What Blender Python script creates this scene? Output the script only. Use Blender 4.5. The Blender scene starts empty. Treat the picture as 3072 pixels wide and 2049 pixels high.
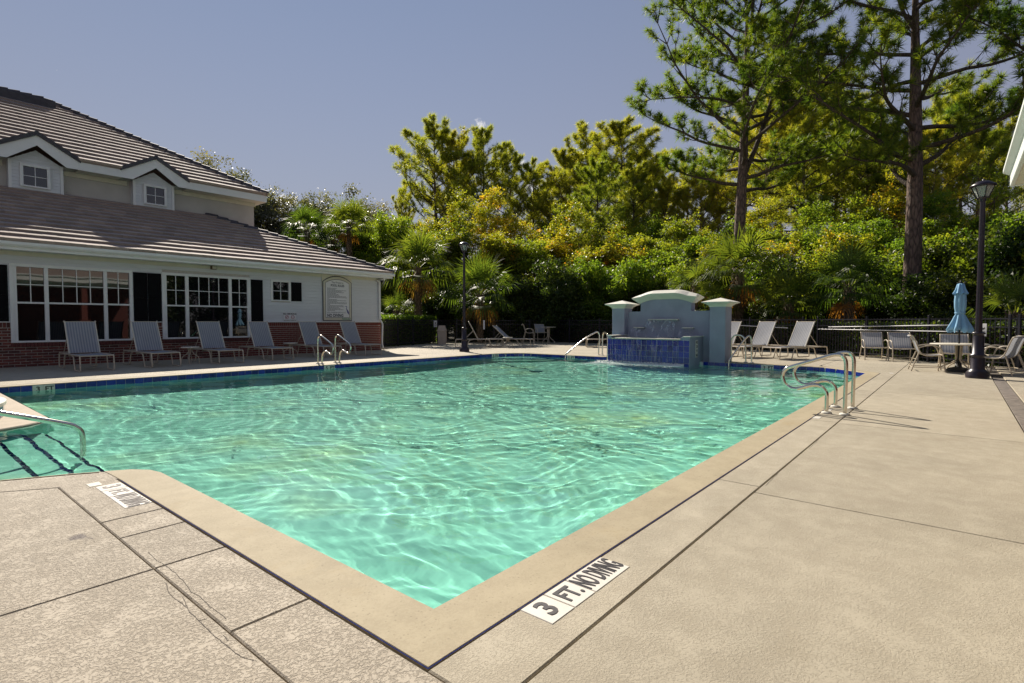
import bpy, bmesh, math, random
from math import sin, cos, pi, radians, sqrt, atan2, tan
from mathutils import Vector, Matrix, noise

# ---------------------------------------------------------------- camera, sky, sun, exposure
scene = bpy.context.scene
COL = scene.collection
EYE = Vector((0.0, 0.0, 1.2))
HEAD = radians(39.66)
cam_d = bpy.data.cameras.new('camera')
cam_d.sensor_width = 36.0
cam_d.lens = 36.0 * 1615.0 / 3072.0
cam_d.clip_start = 0.05
cam_d.clip_end = 3000.0
cam = bpy.data.objects.new('camera', cam_d)
cam.location = EYE
cam.rotation_euler = (radians(90 - 2.075), 0, HEAD - pi / 2)
COL.objects.link(cam)
scene.camera = cam

SUN_EL = radians(37.5)
SUN_AZ = radians(63.0)          # measured from +X towards +Y
world = bpy.data.worlds.new('World')
scene.world = world
world.use_nodes = True
wt = world.node_tree
wt.nodes.clear()
w_out = wt.nodes.new('ShaderNodeOutputWorld')
w_bg = wt.nodes.new('ShaderNodeBackground')
w_sky = wt.nodes.new('ShaderNodeTexSky')
w_sky.sky_type = 'NISHITA'
w_sky.sun_disc = False
w_sky.sun_elevation = SUN_EL
w_sky.sun_rotation = pi / 2 - SUN_AZ
w_sky.air_density = 1.6
w_sky.dust_density = 0.0
w_sky.ozone_density = 4.5
w_sky.altitude = 0
w_bg.inputs['Strength'].default_value = 0.0465
# thin high haze evens the sky out; small white cumulus stand low over the trees
w_haze = wt.nodes.new('ShaderNodeMixRGB'); w_haze.blend_type = 'MIX'
w_haze.inputs['Color2'].default_value = (5.1, 4.65, 5.95, 1)
wt.links.new(w_sky.outputs['Color'], w_haze.inputs['Color1'])
w_geo = wt.nodes.new('ShaderNodeTexCoord')
w_map = wt.nodes.new('ShaderNodeMapping')
w_map.inputs['Scale'].default_value = (2.6, 2.6, 4.2)
w_map.inputs['Location'].default_value = (0.35, 1.9, 0.0)
wt.links.new(w_geo.outputs['Generated'], w_map.inputs['Vector'])
w_n = wt.nodes.new('ShaderNodeTexNoise')
w_n.inputs['Scale'].default_value = 1.6
w_n.inputs['Detail'].default_value = 9
w_n.inputs['Roughness'].default_value = 0.58
wt.links.new(w_map.outputs['Vector'], w_n.inputs['Vector'])
w_sep = wt.nodes.new('ShaderNodeSeparateXYZ')
wt.links.new(w_geo.outputs['Generated'], w_sep.inputs['Vector'])
w_hz = wt.nodes.new('ShaderNodeMapRange')       # the haze thins towards the zenith
w_hz.inputs['From Min'].default_value = 0.0
w_hz.inputs['From Max'].default_value = 0.85
w_hz.inputs['To Min'].default_value = 0.85
w_hz.inputs['To Max'].default_value = 0.10
wt.links.new(w_sep.outputs['Z'], w_hz.inputs['Value'])
wt.links.new(w_hz.outputs['Result'], w_haze.inputs['Fac'])
w_low = wt.nodes.new('ShaderNodeMapRange')      # clouds only low in the sky
w_low.inputs['From Min'].default_value = 0.40
w_low.inputs['From Max'].default_value = 0.10
w_low.inputs['To Min'].default_value = -0.30
w_low.inputs['To Max'].default_value = 0.10
wt.links.new(w_sep.outputs['Z'], w_low.inputs['Value'])
w_add = wt.nodes.new('ShaderNodeMath'); w_add.operation = 'ADD'
wt.links.new(w_n.outputs['Fac'], w_add.inputs[0]); wt.links.new(w_low.outputs['Result'], w_add.inputs[1])
w_cr = wt.nodes.new('ShaderNodeMapRange'); w_cr.interpolation_type = 'SMOOTHSTEP'
w_cr.inputs['From Min'].default_value = 0.575
w_cr.inputs['From Max'].default_value = 0.68
wt.links.new(w_add.outputs[0], w_cr.inputs['Value'])
w_cl = wt.nodes.new('ShaderNodeMixRGB')
w_cl.inputs['Color2'].default_value = (10.5, 10.2, 10.4, 1)
wt.links.new(w_cr.outputs['Result'], w_cl.inputs['Fac'])
wt.links.new(w_haze.outputs['Color'], w_cl.inputs['Color1'])
# a few small fair-weather puffs above the tree line
w_pn = wt.nodes.new('ShaderNodeTexNoise'); w_pn.inputs['Scale'].default_value = 34.0; w_pn.inputs['Detail'].default_value = 8; w_pn.inputs['Roughness'].default_value = 0.65
wt.links.new(w_geo.outputs['Generated'], w_pn.inputs['Vector'])
last = w_cl.outputs['Color']
for d_, rad in (((0.6922, 0.6364, 0.3404), 1.5), ((0.7503, 0.5991, 0.2796), 0.9), ((0.7704, 0.5893, 0.2435), 1.4), ((0.4528, 0.8697, 0.1963), 2.2)):
    w_dt = wt.nodes.new('ShaderNodeVectorMath'); w_dt.operation = 'DISTANCE'
    w_dt.inputs[1].default_value = d_
    wt.links.new(w_geo.outputs['Generated'], w_dt.inputs[0])
    w_mr = wt.nodes.new('ShaderNodeMapRange')
    w_mr.inputs['From Min'].default_value = radians(rad) * 1.25; w_mr.inputs['From Max'].default_value = 0.0
    w_mr.inputs['To Min'].default_value = -0.22; w_mr.inputs['To Max'].default_value = 0.14
    wt.links.new(w_dt.outputs['Value'], w_mr.inputs['Value'])
    w_s = wt.nodes.new('ShaderNodeMath'); w_s.operation = 'ADD'
    wt.links.new(w_pn.outputs['Fac'], w_s.inputs[0]); wt.links.new(w_mr.outputs['Result'], w_s.inputs[1])
    w_f = wt.nodes.new('ShaderNodeMapRange'); w_f.interpolation_type = 'SMOOTHSTEP'
    w_f.inputs['From Min'].default_value = 0.52; w_f.inputs['From Max'].default_value = 0.64
    wt.links.new(w_s.outputs[0], w_f.inputs['Value'])
    w_m = wt.nodes.new('ShaderNodeMixRGB'); w_m.inputs['Color2'].default_value = (12.0, 11.8, 12.0, 1)
    wt.links.new(w_f.outputs['Result'], w_m.inputs['Fac']); wt.links.new(last, w_m.inputs['Color1'])
    last = w_m.outputs['Color']
wt.links.new(last, w_bg.inputs['Color'])
wt.links.new(w_bg.outputs['Background'], w_out.inputs['Surface'])

sun_d = bpy.data.lights.new('sun', 'SUN')
sun_d.energy = 4.9
sun_d.angle = radians(0.55)
sun_d.color = (1.0, 0.91, 0.78)
sun = bpy.data.objects.new('sun', sun_d)
SUN_DIR = Vector((cos(SUN_EL) * cos(SUN_AZ), cos(SUN_EL) * sin(SUN_AZ), sin(SUN_EL)))
sun.rotation_euler = SUN_DIR.to_track_quat('Z', 'Y').to_euler()
sun.location = (12, 18, 30)
COL.objects.link(sun)

scene.view_settings.view_transform = 'Standard'
scene.view_settings.look = 'None'
scene.view_settings.gamma = 1.0
scene.view_settings.use_curve_mapping = False
scene.view_settings.exposure = 0.60
scene.render.engine = 'CYCLES'
scene.cycles.max_bounces = 10
scene.cycles.diffuse_bounces = 3
scene.cycles.glossy_bounces = 4
scene.cycles.transmission_bounces = 8
scene.cycles.transparent_max_bounces = 12
scene.cycles.use_denoising = True
scene.cycles.caustics_refractive = True
scene.cycles.caustics_reflective = False
scene.cycles.sample_clamp_indirect = 6.0

# ---------------------------------------------------------------- helpers
RND = random.Random(7)

def root_loc(o):
    while o.parent is not None:
        o = o.parent
    return o.location

def tag(o, label=None, cat=None, group=None, kind=None):
    if label: o['label'] = label
    if cat: o['category'] = cat
    if group: o['group'] = group
    if kind: o['kind'] = kind
    return o

def thing(name, label, cat, loc=(0, 0, 0), rz=0.0, group=None):
    o = bpy.data.objects.new(name, None)
    o.empty_display_size = 0.2
    COL.objects.link(o)
    o.location = loc
    o.rotation_euler = (0, 0, rz)
    return tag(o, label, cat, group)

def link_mesh(name, me, parent=None):
    o = bpy.data.objects.new(name, me)
    COL.objects.link(o)
    if parent is not None:
        o.parent = parent
    return o

class MB:
    """collects geometry for one mesh object"""
    def __init__(self):
        self.v = []; self.f = []; self.m = []; self.smooth = []
        self.mi = 0; self.sm = False
    def add(self, vs, fs):
        n = len(self.v)
        self.v.extend([tuple(p) for p in vs])
        for f in fs:
            self.f.append(tuple(i + n for i in f))
            self.m.append(self.mi); self.smooth.append(self.sm)
        return self
    def box(self, a, b, bev=0.0):
        x0, y0, z0 = [min(a[i], b[i]) for i in range(3)]
        x1, y1, z1 = [max(a[i], b[i]) for i in range(3)]
        if bev <= 0:
            vs = [(x0, y0, z0), (x1, y0, z0), (x1, y1, z0), (x0, y1, z0), (x0, y0, z1), (x1, y0, z1), (x1, y1, z1), (x0, y1, z1)]
            fs = [(0, 3, 2, 1), (4, 5, 6, 7), (0, 1, 5, 4), (1, 2, 6, 5), (2, 3, 7, 6), (3, 0, 4, 7)]
            return self.add(vs, fs)
        b_ = min(bev, (x1 - x0) * .45, (y1 - y0) * .45, (z1 - z0) * .45)
        bm = bmesh.new()
        bmesh.ops.create_cube(bm, size=1.0)
        for p in bm.verts:
            p.co = Vector(((x0 + x1) / 2 + p.co.x * (x1 - x0), (y0 + y1) / 2 + p.co.y * (y1 - y0), (z0 + z1) / 2 + p.co.z * (z1 - z0)))
        bmesh.ops.bevel(bm, geom=bm.edges[:], offset=b_, segments=1, affect='EDGES')
        self.add_bm(bm); bm.free()
        return self
    def add_bm(self, bm):
        bm.verts.index_update()
        self.add([p.co for p in bm.verts], [[q.index for q in f.verts] for f in bm.faces])
    def prism(self, poly, z0, z1, bev=0.0):
        n = len(poly)
        if bev > 0:
            inn = inset(poly, bev)
            vs = [(x, y, z0) for x, y in poly] + [(x, y, z1 - bev) for x, y in poly] + [(x, y, z1) for x, y in inn]
            fs = [tuple(range(n - 1, -1, -1)), tuple(range(2 * n, 3 * n))]
            for k in (0, n):
                for i in range(n):
                    j = (i + 1) % n
                    fs.append((k + i, k + j, k + n + j, k + n + i))
            return self.add(vs, fs)
        vs = [(x, y, z0) for x, y in poly] + [(x, y, z1) for x, y in poly]
        fs = [tuple(range(n - 1, -1, -1)), tuple(range(n, 2 * n))]
        for i in range(n):
            j = (i + 1) % n
            fs.append((i, j, n + j, n + i))
        return self.add(vs, fs)
    def extrude_y(self, poly_xz, y0, y1):
        """polygon in XZ pushed from y0 to y1 (y0 < y1), wound counter-clockwise seen from -Y"""
        n = len(poly_xz)
        vs = [(x, y0, z) for x, z in poly_xz] + [(x, y1, z) for x, z in poly_xz]
        fs = [tuple(range(n)), tuple(range(2 * n - 1, n - 1, -1))]
        for i in range(n):
            j = (i + 1) % n
            fs.append((i, n + i, n + j, j))
        return self.add(vs, fs)
    def extrude_x(self, poly_yz, x0, x1):
        n = len(poly_yz)
        vs = [(x0, y, z) for y, z in poly_yz] + [(x1, y, z) for y, z in poly_yz]
        fs = [tuple(range(n)), tuple(range(2 * n - 1, n - 1, -1))]
        for i in range(n):
            j = (i + 1) % n
            fs.append((i, n + i, n + j, j))
        return self.add(vs, fs)
    def tube(self, pts, r, seg=8, closed=False, smooth_path=0, caps=True, ell=1.0):
        pts = [Vector(p) for p in pts]
        rad = r if isinstance(r, (list, tuple)) else [r] * len(pts)
        if smooth_path:
            pts, rad = catmull(pts, rad, smooth_path, closed)
        n = len(pts)
        T = []
        for i in range(n):
            a = pts[(i - 1) % n] if (closed or i > 0) else pts[i]
            b = pts[(i + 1) % n] if (closed or i < n - 1) else pts[i]
            t = (b - a)
            T.append(t.normalized() if t.length > 1e-9 else Vector((0, 0, 1)))
        up = Vector((0, 0, 1)) if abs(T[0].z) < 0.9 else Vector((1, 0, 0))
        nrm = (up - T[0] * up.dot(T[0])).normalized()
        vs = []; fs = []
        for i in range(n):
            if i:
                nrm = nrm - T[i] * nrm.dot(T[i])
                nrm = nrm.normalized() if nrm.length > 1e-6 else T[i].orthogonal().normalized()
            bi = T[i].cross(nrm)
            for k in range(seg):
                a = 2 * pi * k / seg
                vs.append(pts[i] + nrm * (cos(a) * rad[i]) + bi * (sin(a) * rad[i] * ell))
        m = n if closed else n - 1
        for i in range(m):
            j = (i + 1) % n
            for k in range(seg):
                l = (k + 1) % seg
                fs.append((i * seg + k, i * seg + l, j * seg + l, j * seg + k))
        sm = self.sm; self.sm = True
        self.add(vs, fs)
        self.sm = sm
        if caps and not closed:
            self.add(vs[:seg], [tuple(range(seg - 1, -1, -1))])
            self.add(vs[-seg:], [tuple(range(seg))])
        return self
    def lathe(self, prof, c=(0, 0, 0), seg=20, smooth=True):
        """prof: (radius, z) from bottom to top"""
        vs = []; fs = []
        for r, z in prof:
            for k in range(seg):
                a = 2 * pi * k / seg
                vs.append((c[0] + r * cos(a), c[1] + r * sin(a), c[2] + z))
        for i in range(len(prof) - 1):
            for k in range(seg):
                l = (k + 1) % seg
                fs.append((i * seg + k, i * seg + l, (i + 1) * seg + l, (i + 1) * seg + k))
        sm = self.sm; self.sm = smooth
        self.add(vs, fs)
        self.sm = False
        self.add(vs[:seg], [tuple(range(seg - 1, -1, -1))])
        self.add(vs[-seg:], [tuple(range(seg))])
        self.sm = sm
        return self
    def mesh(self, name, mats):
        me = bpy.data.meshes.new(name)
        me.from_pydata(self.v, [], self.f)
        for m in (mats if isinstance(mats, (list, tuple)) else [mats]):
            me.materials.append(m)
        me.polygons.foreach_set('material_index', self.m)
        me.polygons.foreach_set('use_smooth', self.smooth)
        me.update()
        return me
    def build(self, name, mats, parent=None, org=None):
        if org is None and parent is not None:
            org = root_loc(parent)
        if org is not None and Vector(org).length > 0:
            ox, oy, oz = org
            self.v = [(p[0] - ox, p[1] - oy, p[2] - oz) for p in self.v]
        return link_mesh(name, self.mesh(name, mats), parent)

def catmull(pts, rad, k, closed=False):
    n = len(pts); out = []; ro = []
    for i in range(n if closed else n - 1):
        p0 = pts[(i - 1) % n] if (closed or i > 0) else pts[i] * 2 - pts[i + 1]
        p1 = pts[i]; p2 = pts[(i + 1) % n]
        p3 = pts[(i + 2) % n] if (closed or i < n - 2) else p2 * 2 - p1
        for j in range(k):
            t = j / k
            out.append(0.5 * ((2 * p1) + (p2 - p0) * t + (2 * p0 - 5 * p1 + 4 * p2 - p3) * t * t + (3 * p1 - p0 - 3 * p2 + p3) * t ** 3))
            ro.append(rad[i] * (1 - t) + rad[(i + 1) % n] * t)
    if not closed:
        out.append(pts[-1]); ro.append(rad[-1])
    return out, ro

def area2(poly):
    return sum(poly[i][0] * poly[(i + 1) % len(poly)][1] - poly[(i + 1) % len(poly)][0] * poly[i][1] for i in range(len(poly)))

def inset(poly, d):
    """inward offset (positive d) of a counter-clockwise polygon"""
    n = len(poly); out = []
    for i in range(n):
        p0 = Vector(poly[i - 1]); p1 = Vector(poly[i]); p2 = Vector(poly[(i + 1) % n])
        a = (p1 - p0).normalized(); b = (p2 - p1).normalized()
        na = Vector((-a.y, a.x)); nb = Vector((-b.y, b.x))
        m = na + nb
        if m.length < 1e-6:
            out.append(tuple(p1 + na * d)); continue
        m.normalize()
        out.append(tuple(p1 + m * (d / max(0.3, m.dot(na)))))
    return out

def clip_half(poly, p, nrm):
    """keep the side where (q-p).nrm >= 0"""
    out = []
    n = len(poly)
    for i in range(n):
        a = poly[i]; b = poly[(i + 1) % n]
        da = (a[0] - p[0]) * nrm[0] + (a[1] - p[1]) * nrm[1]
        db = (b[0] - p[0]) * nrm[0] + (b[1] - p[1]) * nrm[1]
        if da >= 0: out.append(a)
        if (da >= 0) != (db >= 0):
            t = da / (da - db)
            out.append((a[0] + (b[0] - a[0]) * t, a[1] + (b[1] - a[1]) * t))
    return out

def copy_tree(o, parent=None):
    c = o.copy()
    COL.objects.link(c)
    c.parent = parent
    for ch in list(o.children):
        copy_tree(ch, c)
    return c

FONT_CACHE = {}
def text_mesh(txt, size, depth=0.0, align='CENTER', bold=0.0, sx=1.0):
    key = (txt, size, depth, align, bold, sx)
    if key in FONT_CACHE:
        return FONT_CACHE[key]
    cu = bpy.data.curves.new('lettering', 'FONT')
    cu.body = txt; cu.size = size; cu.extrude = depth; cu.align_x = align; cu.align_y = 'CENTER'
    cu.offset = bold; cu.resolution_u = 3
    ob = bpy.data.objects.new('lettering_source', cu)
    COL.objects.link(ob)
    dg = bpy.context.evaluated_depsgraph_get()
    me = bpy.data.meshes.new_from_object(ob.evaluated_get(dg))
    COL.objects.unlink(ob)
    bpy.data.objects.remove(ob)
    bpy.data.curves.remove(cu)
    if sx != 1.0:
        for v in me.vertices: v.co.x *= sx
    FONT_CACHE[key] = me
    return me

def lettering(txt, size, mtx, mat, parent, bold=0.0, sx=1.0, align='CENTER', name='lettering'):
    me = text_mesh(txt, size, 0.0008, align, bold, sx).copy()
    me.materials.clear(); me.materials.append(mat)
    me.transform(mtx)
    me.transform(Matrix.Translation(-root_loc(parent)))
    return link_mesh(name, me, parent)

# ---------------------------------------------------------------- materials
def new_mat(name):
    m = bpy.data.materials.new(name)
    m.use_nodes = True
    nt = m.node_tree
    b = nt.nodes['Principled BSDF']
    return m, nt, b

def node(nt, typ, **kw):
    n = nt.nodes.new(typ)
    for k, v in kw.items():
        if k in ('operation', 'blend_type', 'interpolation_type', 'feature', 'noise_dimensions', 'wave_type', 'bands_direction', 'distance', 'voronoi_dimensions', 'attribute_name', 'data_type', 'wave_profile'):
            setattr(n, k, v)
        else:
            n.inputs[k].default_value = v
    return n

def coords(nt, scale=(1, 1, 1), which='Object', loc=(0, 0, 0), rot=(0, 0, 0)):
    tc = nt.nodes.new('ShaderNodeTexCoord')
    mp = nt.nodes.new('ShaderNodeMapping')
    mp.inputs['Scale'].default_value = scale
    mp.inputs['Location'].default_value = loc
    mp.inputs['Rotation'].default_value = rot
    nt.links.new(tc.outputs[which], mp.inputs['Vector'])
    return mp.outputs['Vector']

def world_pos(nt, scale=(1, 1, 1)):
    g = nt.nodes.new('ShaderNodeNewGeometry')
    mp = nt.nodes.new('ShaderNodeMapping')
    mp.inputs['Scale'].default_value = scale
    nt.links.new(g.outputs['Position'], mp.inputs['Vector'])
    return mp.outputs['Vector']

def ramp(nt, src, stops):
    r = nt.nodes.new('ShaderNodeValToRGB')
    e = r.color_ramp.elements
    while len(e) < len(stops): e.new(0.5)
    for i, (p, c) in enumerate(stops):
        e[i].position = p
        e[i].color = (*c, 1) if len(c) == 3 else c
    nt.links.new(src, r.inputs['Fac'])
    return r.outputs['Color']

def bump(nt, b, src, strength=0.3, dist=0.01):
    n = nt.nodes.new('ShaderNodeBump')
    n.inputs['Strength'].default_value = strength
    n.inputs['Distance'].default_value = dist
    nt.links.new(src, n.inputs['Height'])
    nt.links.new(n.outputs['Normal'], b.inputs['Normal'])
    return n

def mixc(nt, fac, a, b_, mode='MIX'):
    n = nt.nodes.new('ShaderNodeMixRGB'); n.blend_type = mode
    for i, s in ((0, fac), (1, a), (2, b_)):
        if isinstance(s, (int, float)): n.inputs[i].default_value = s
        elif isinstance(s, (tuple, list)): n.inputs[i].default_value = (*s, 1)
        else: nt.links.new(s, n.inputs[i])
    return n.outputs['Color']

def objrand(nt):
    return nt.nodes.new('ShaderNodeObjectInfo').outputs['Random']

def simple(name, col, rough=0.5, metal=0.0, var=0.08, nscale=6.0, bmp=0.0, bscale=40.0, spec=None, orand=0.0):
    m, nt, b = new_mat(name)
    p = world_pos(nt)
    n = node(nt, 'ShaderNodeTexNoise', Scale=nscale, Detail=5.0)
    nt.links.new(p, n.inputs['Vector'])
    lo = tuple(max(0, c * (1 - var)) for c in col); hi = tuple(min(1, c * (1 + var)) for c in col)
    c = ramp(nt, n.outputs['Fac'], [(0.3, lo), (0.7, hi)])
    if orand > 0:
        r = ramp(nt, objrand(nt), [(0.0, (1 - orand,) * 3), (1.0, (1 + orand,) * 3)])
        c = mixc(nt, 1.0, c, r, 'MULTIPLY')
    nt.links.new(c, b.inputs['Base Color'])
    b.inputs['Roughness'].default_value = rough
    b.inputs['Metallic'].default_value = metal
    if spec is not None: b.inputs['Specular IOR Level'].default_value = spec
    if bmp > 0:
        n2 = node(nt, 'ShaderNodeTexNoise', Scale=bscale, Detail=4.0)
        nt.links.new(p, n2.inputs['Vector'])
        bump(nt, b, n2.outputs['Fac'], bmp, 0.01)
    return m

def concrete(name, base, tex, tex_scale, stain=(0.30, 0.25, 0.17), flake=0.0, orand=0.05):
    """troweled knock-down pool deck: flat islands over a pitted coat"""
    m, nt, b = new_mat(name)
    p = world_pos(nt)
    big = node(nt, 'ShaderNodeTexNoise', Scale=0.55, Detail=6.0, Roughness=0.6); nt.links.new(p, big.inputs['Vector'])
    mid = node(nt, 'ShaderNodeTexNoise', Scale=5.0, Detail=6.0, Roughness=0.65); nt.links.new(p, mid.inputs['Vector'])
    warp = node(nt, 'ShaderNodeTexNoise', Scale=tex_scale, Detail=5.0, Roughness=0.62, Distortion=0.8); nt.links.new(p, warp.inputs['Vector'])
    hgt = node(nt, 'ShaderNodeMapRange', interpolation_type='SMOOTHSTEP')
    hgt.inputs['From Min'].default_value = 0.40; hgt.inputs['From Max'].default_value = 0.56
    patch = node(nt, 'ShaderNodeMath', operation='MULTIPLY_ADD'); patch.inputs[1].default_value = 0.55; patch.inputs[2].default_value = -0.275
    nt.links.new(mid.outputs['Fac'], patch.inputs[0])
    wsum = node(nt, 'ShaderNodeMath', operation='ADD'); nt.links.new(warp.outputs['Fac'], wsum.inputs[0]); nt.links.new(patch.outputs[0], wsum.inputs[1])
    nt.links.new(wsum.outputs[0], hgt.inputs['Value'])
    fine = node(nt, 'ShaderNodeTexNoise', Scale=tex_scale * 7, Detail=3.0); nt.links.new(p, fine.inputs['Vector'])
    c1 = ramp(nt, big.outputs['Fac'], [(0.28, tuple(c * 0.86 for c in base)), (0.5, base), (0.72, tuple(c * 1.09 for c in base))])
    c2 = ramp(nt, mid.outputs['Fac'], [(0.25, (0.88, 0.86, 0.84)), (0.75, (1.08, 1.07, 1.06))])
    c = mixc(nt, 0.8, c1, c2, 'MULTIPLY')
    pit = ramp(nt, hgt.outputs['Result'], [(0.0, (0.86, 0.84, 0.82)), (1.0, (1.0, 1.0, 1.0))])
    c = mixc(nt, 0.45, c, pit, 'MULTIPLY')
    pit_shade = node(nt, 'ShaderNodeTexVoronoi', Scale=tex_scale * 0.55); nt.links.new(p, pit_shade.inputs['Vector'])  # dark specks: the shade in small pits, put into the colour
    pm = node(nt, 'ShaderNodeMapRange'); pm.inputs['From Min'].default_value = 0.10; pm.inputs['From Max'].default_value = 0.22; pm.inputs['To Min'].default_value = 0.62; pm.inputs['To Max'].default_value = 1.0
    nt.links.new(pit_shade.outputs['Distance'], pm.inputs['Value'])
    c = mixc(nt, 0.6, c, pm.outputs['Result'], 'MULTIPLY')
    st = node(nt, 'ShaderNodeTexNoise', Scale=0.9, Detail=8.0, Roughness=0.7); 
    mp = nt.nodes.new('ShaderNodeMapping'); mp.inputs['Location'].default_value = (3.3, 8.1, 0); nt.links.new(p, mp.inputs['Vector']); nt.links.new(mp.outputs['Vector'], st.inputs['Vector'])
    sf = node(nt, 'ShaderNodeMapRange'); sf.inputs['From Min'].default_value = 0.56; sf.inputs['From Max'].default_value = 0.75; sf.inputs['To Max'].default_value = 0.35
    nt.links.new(st.outputs['Fac'], sf.inputs['Value'])
    c = mixc(nt, sf.outputs['Result'], c, stain)
    if flake > 0:
        fl = node(nt, 'ShaderNodeTexNoise', Scale=2.3, Detail=7.0, Roughness=0.62)
        mp2 = nt.nodes.new('ShaderNodeMapping'); mp2.inputs['Location'].default_value = (1.7, 4.4, 0); nt.links.new(p, mp2.inputs['Vector']); nt.links.new(mp2.outputs['Vector'], fl.inputs['Vector'])
        ff = node(nt, 'ShaderNodeMapRange'); ff.inputs['From Min'].default_value = 0.66; ff.inputs['From Max'].default_value = 0.685; ff.inputs['To Max'].default_value = flake
        nt.links.new(fl.outputs['Fac'], ff.inputs['Value'])
        c = mixc(nt, ff.outputs['Result'], c, (0.19, 0.165, 0.155))
    if orand > 0:
        r = ramp(nt, objrand(nt), [(0.0, (1 - orand,) * 3), (1.0, (1 + orand,) * 3)])
        c = mixc(nt, 1.0, c, r, 'MULTIPLY')
    nt.links.new(c, b.inputs['Base Color'])
    b.inputs['Roughness'].default_value = 0.75
    b.inputs['Specular IOR Level'].default_value = 0.25
    ad = node(nt, 'ShaderNodeMath', operation='MULTIPLY_ADD'); ad.inputs[1].default_value = 0.25
    nt.links.new(fine.outputs['Fac'], ad.inputs[0]); nt.links.new(hgt.outputs['Result'], ad.inputs[2])
    bump(nt, b, ad.outputs[0], tex, 0.006)
    return m

M = {}
M['deck'] = concrete('deck_concrete', (0.425, 0.383, 0.30), 0.42, 95.0)
M['deck_rough'] = concrete('deck_rough_concrete', (0.455, 0.405, 0.33), 0.7, 62.0, flake=0.9, orand=0.03)
M['coping'] = concrete('coping_concrete', (0.40, 0.345, 0.24), 0.16, 70.0, stain=(0.40, 0.27, 0.09), orand=0.0)
M['filler'] = simple('joint_filler', (0.10, 0.085, 0.07), 0.9, var=0.3)
M['drain'] = simple('drain_aggregate', (0.17, 0.145, 0.125), 0.9, var=0.35, nscale=9, bmp=0.6, bscale=60)
M['caulk'] = simple('blue_caulk', (0.02, 0.03, 0.12), 1.0, var=0.25, nscale=20, spec=0.0)
M['ground'] = simple('mulch_ground', (0.045, 0.036, 0.022), 0.95, var=0.5, nscale=1.5, bmp=0.5, bscale=30)
M['white_tile'] = simple('white_marker_tile', (0.74, 0.70, 0.63), 0.35, var=0.06, nscale=14)
M['faded_ink'] = simple('faded_ink', (0.20, 0.18, 0.17), 0.7, var=0.3, nscale=40)
M['ink'] = simple('dark_ink', (0.035, 0.03, 0.035), 0.5, var=0.3, nscale=60)
M['grout'] = simple('pale_grout', (0.55, 0.56, 0.62), 0.8, var=0.15, nscale=30)
M['steel'] = simple('polished_steel', (0.66, 0.62, 0.55), 0.16, metal=1.0, var=0.06, nscale=12)
M['frame'] = simple('beige_powder_coat', (0.50, 0.43, 0.33), 0.38, var=0.06, nscale=8)
M['strap'] = simple('pale_strap', (0.62, 0.57, 0.47), 0.5, var=0.05)
M['white_trim'] = simple('white_trim_paint', (0.72, 0.73, 0.72), 0.5, var=0.04, nscale=3)
M['stucco_up'] = simple('beige_stucco', (0.46, 0.44, 0.41), 0.9, var=0.07, nscale=2.0, bmp=0.5, bscale=45)
M['frieze'] = simple('cream_frieze', (0.62, 0.59, 0.48), 0.7, var=0.05)
M['black_paint'] = simple('black_satin_paint', (0.006, 0.006, 0.007), 0.8, var=0.2, spec=0.1)
M['lamp_metal'] = simple('lamp_metal', (0.018, 0.012, 0.022), 0.34, var=0.3, nscale=20)
M['mortar'] = simple('pale_mortar', (0.52, 0.48, 0.44), 0.95, var=0.12, nscale=25)
M['fountain'] = simple('blue_grey_stucco', (0.30, 0.315, 0.41), 0.85, var=0.10, nscale=2.2, bmp=0.45, bscale=55)
M['cap'] = simple('cream_cap', (0.66, 0.64, 0.56), 0.7, var=0.06, nscale=3.0, bmp=0.2, bscale=50)
M['bin'] = simple('beige_plastic', (0.42, 0.35, 0.28), 0.55, var=0.06)
M['interior'] = simple('dark_interior', (0.03, 0.027, 0.024), 0.9, var=0.2)
M['fence'] = simple('black_fence_paint', (0.012, 0.012, 0.022), 0.4, var=0.2)
M['pole_white'] = simple('white_pole', (0.78, 0.78, 0.80), 0.35, var=0.04)
M['sign_white'] = simple('sign_white', (0.70, 0.70, 0.71), 0.45, var=0.03)
M['sign_frame'] = simple('sign_cream', (0.56, 0.53, 0.43), 0.5, var=0.04)
M['sign_ink'] = simple('sign_ink', (0.05, 0.055, 0.075), 0.5, var=0.1)
M['sign_red'] = simple('sign_red', (0.38, 0.06, 0.10), 0.5, var=0.05)
M['heron'] = simple('heron_blue', (0.10, 0.10, 0.28), 0.6, var=0.1)
M['heron_green'] = simple('heron_green', (0.05, 0.26, 0.19), 0.6, var=0.2)
M['umbrella'] = simple('sky_blue_canvas', (0.22, 0.42, 0.62), 0.85, var=0.06, nscale=5, bmp=0.15, bscale=80)
M['brown_box'] = simple('brown_fixture', (0.17, 0.11, 0.06), 0.5, var=0.1)
M['ridge'] = simple('ridge_cap_tile', (0.06, 0.057, 0.066), 0.7, var=0.2, orand=0.15, bmp=0.2, bscale=60)
M['rubber'] = simple('black_rubber', (0.012, 0.012, 0.014), 0.6, var=0.2)
M['island'] = concrete('island_concrete', (0.47, 0.405, 0.32), 0.12, 50.0, orand=0.0)

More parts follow.
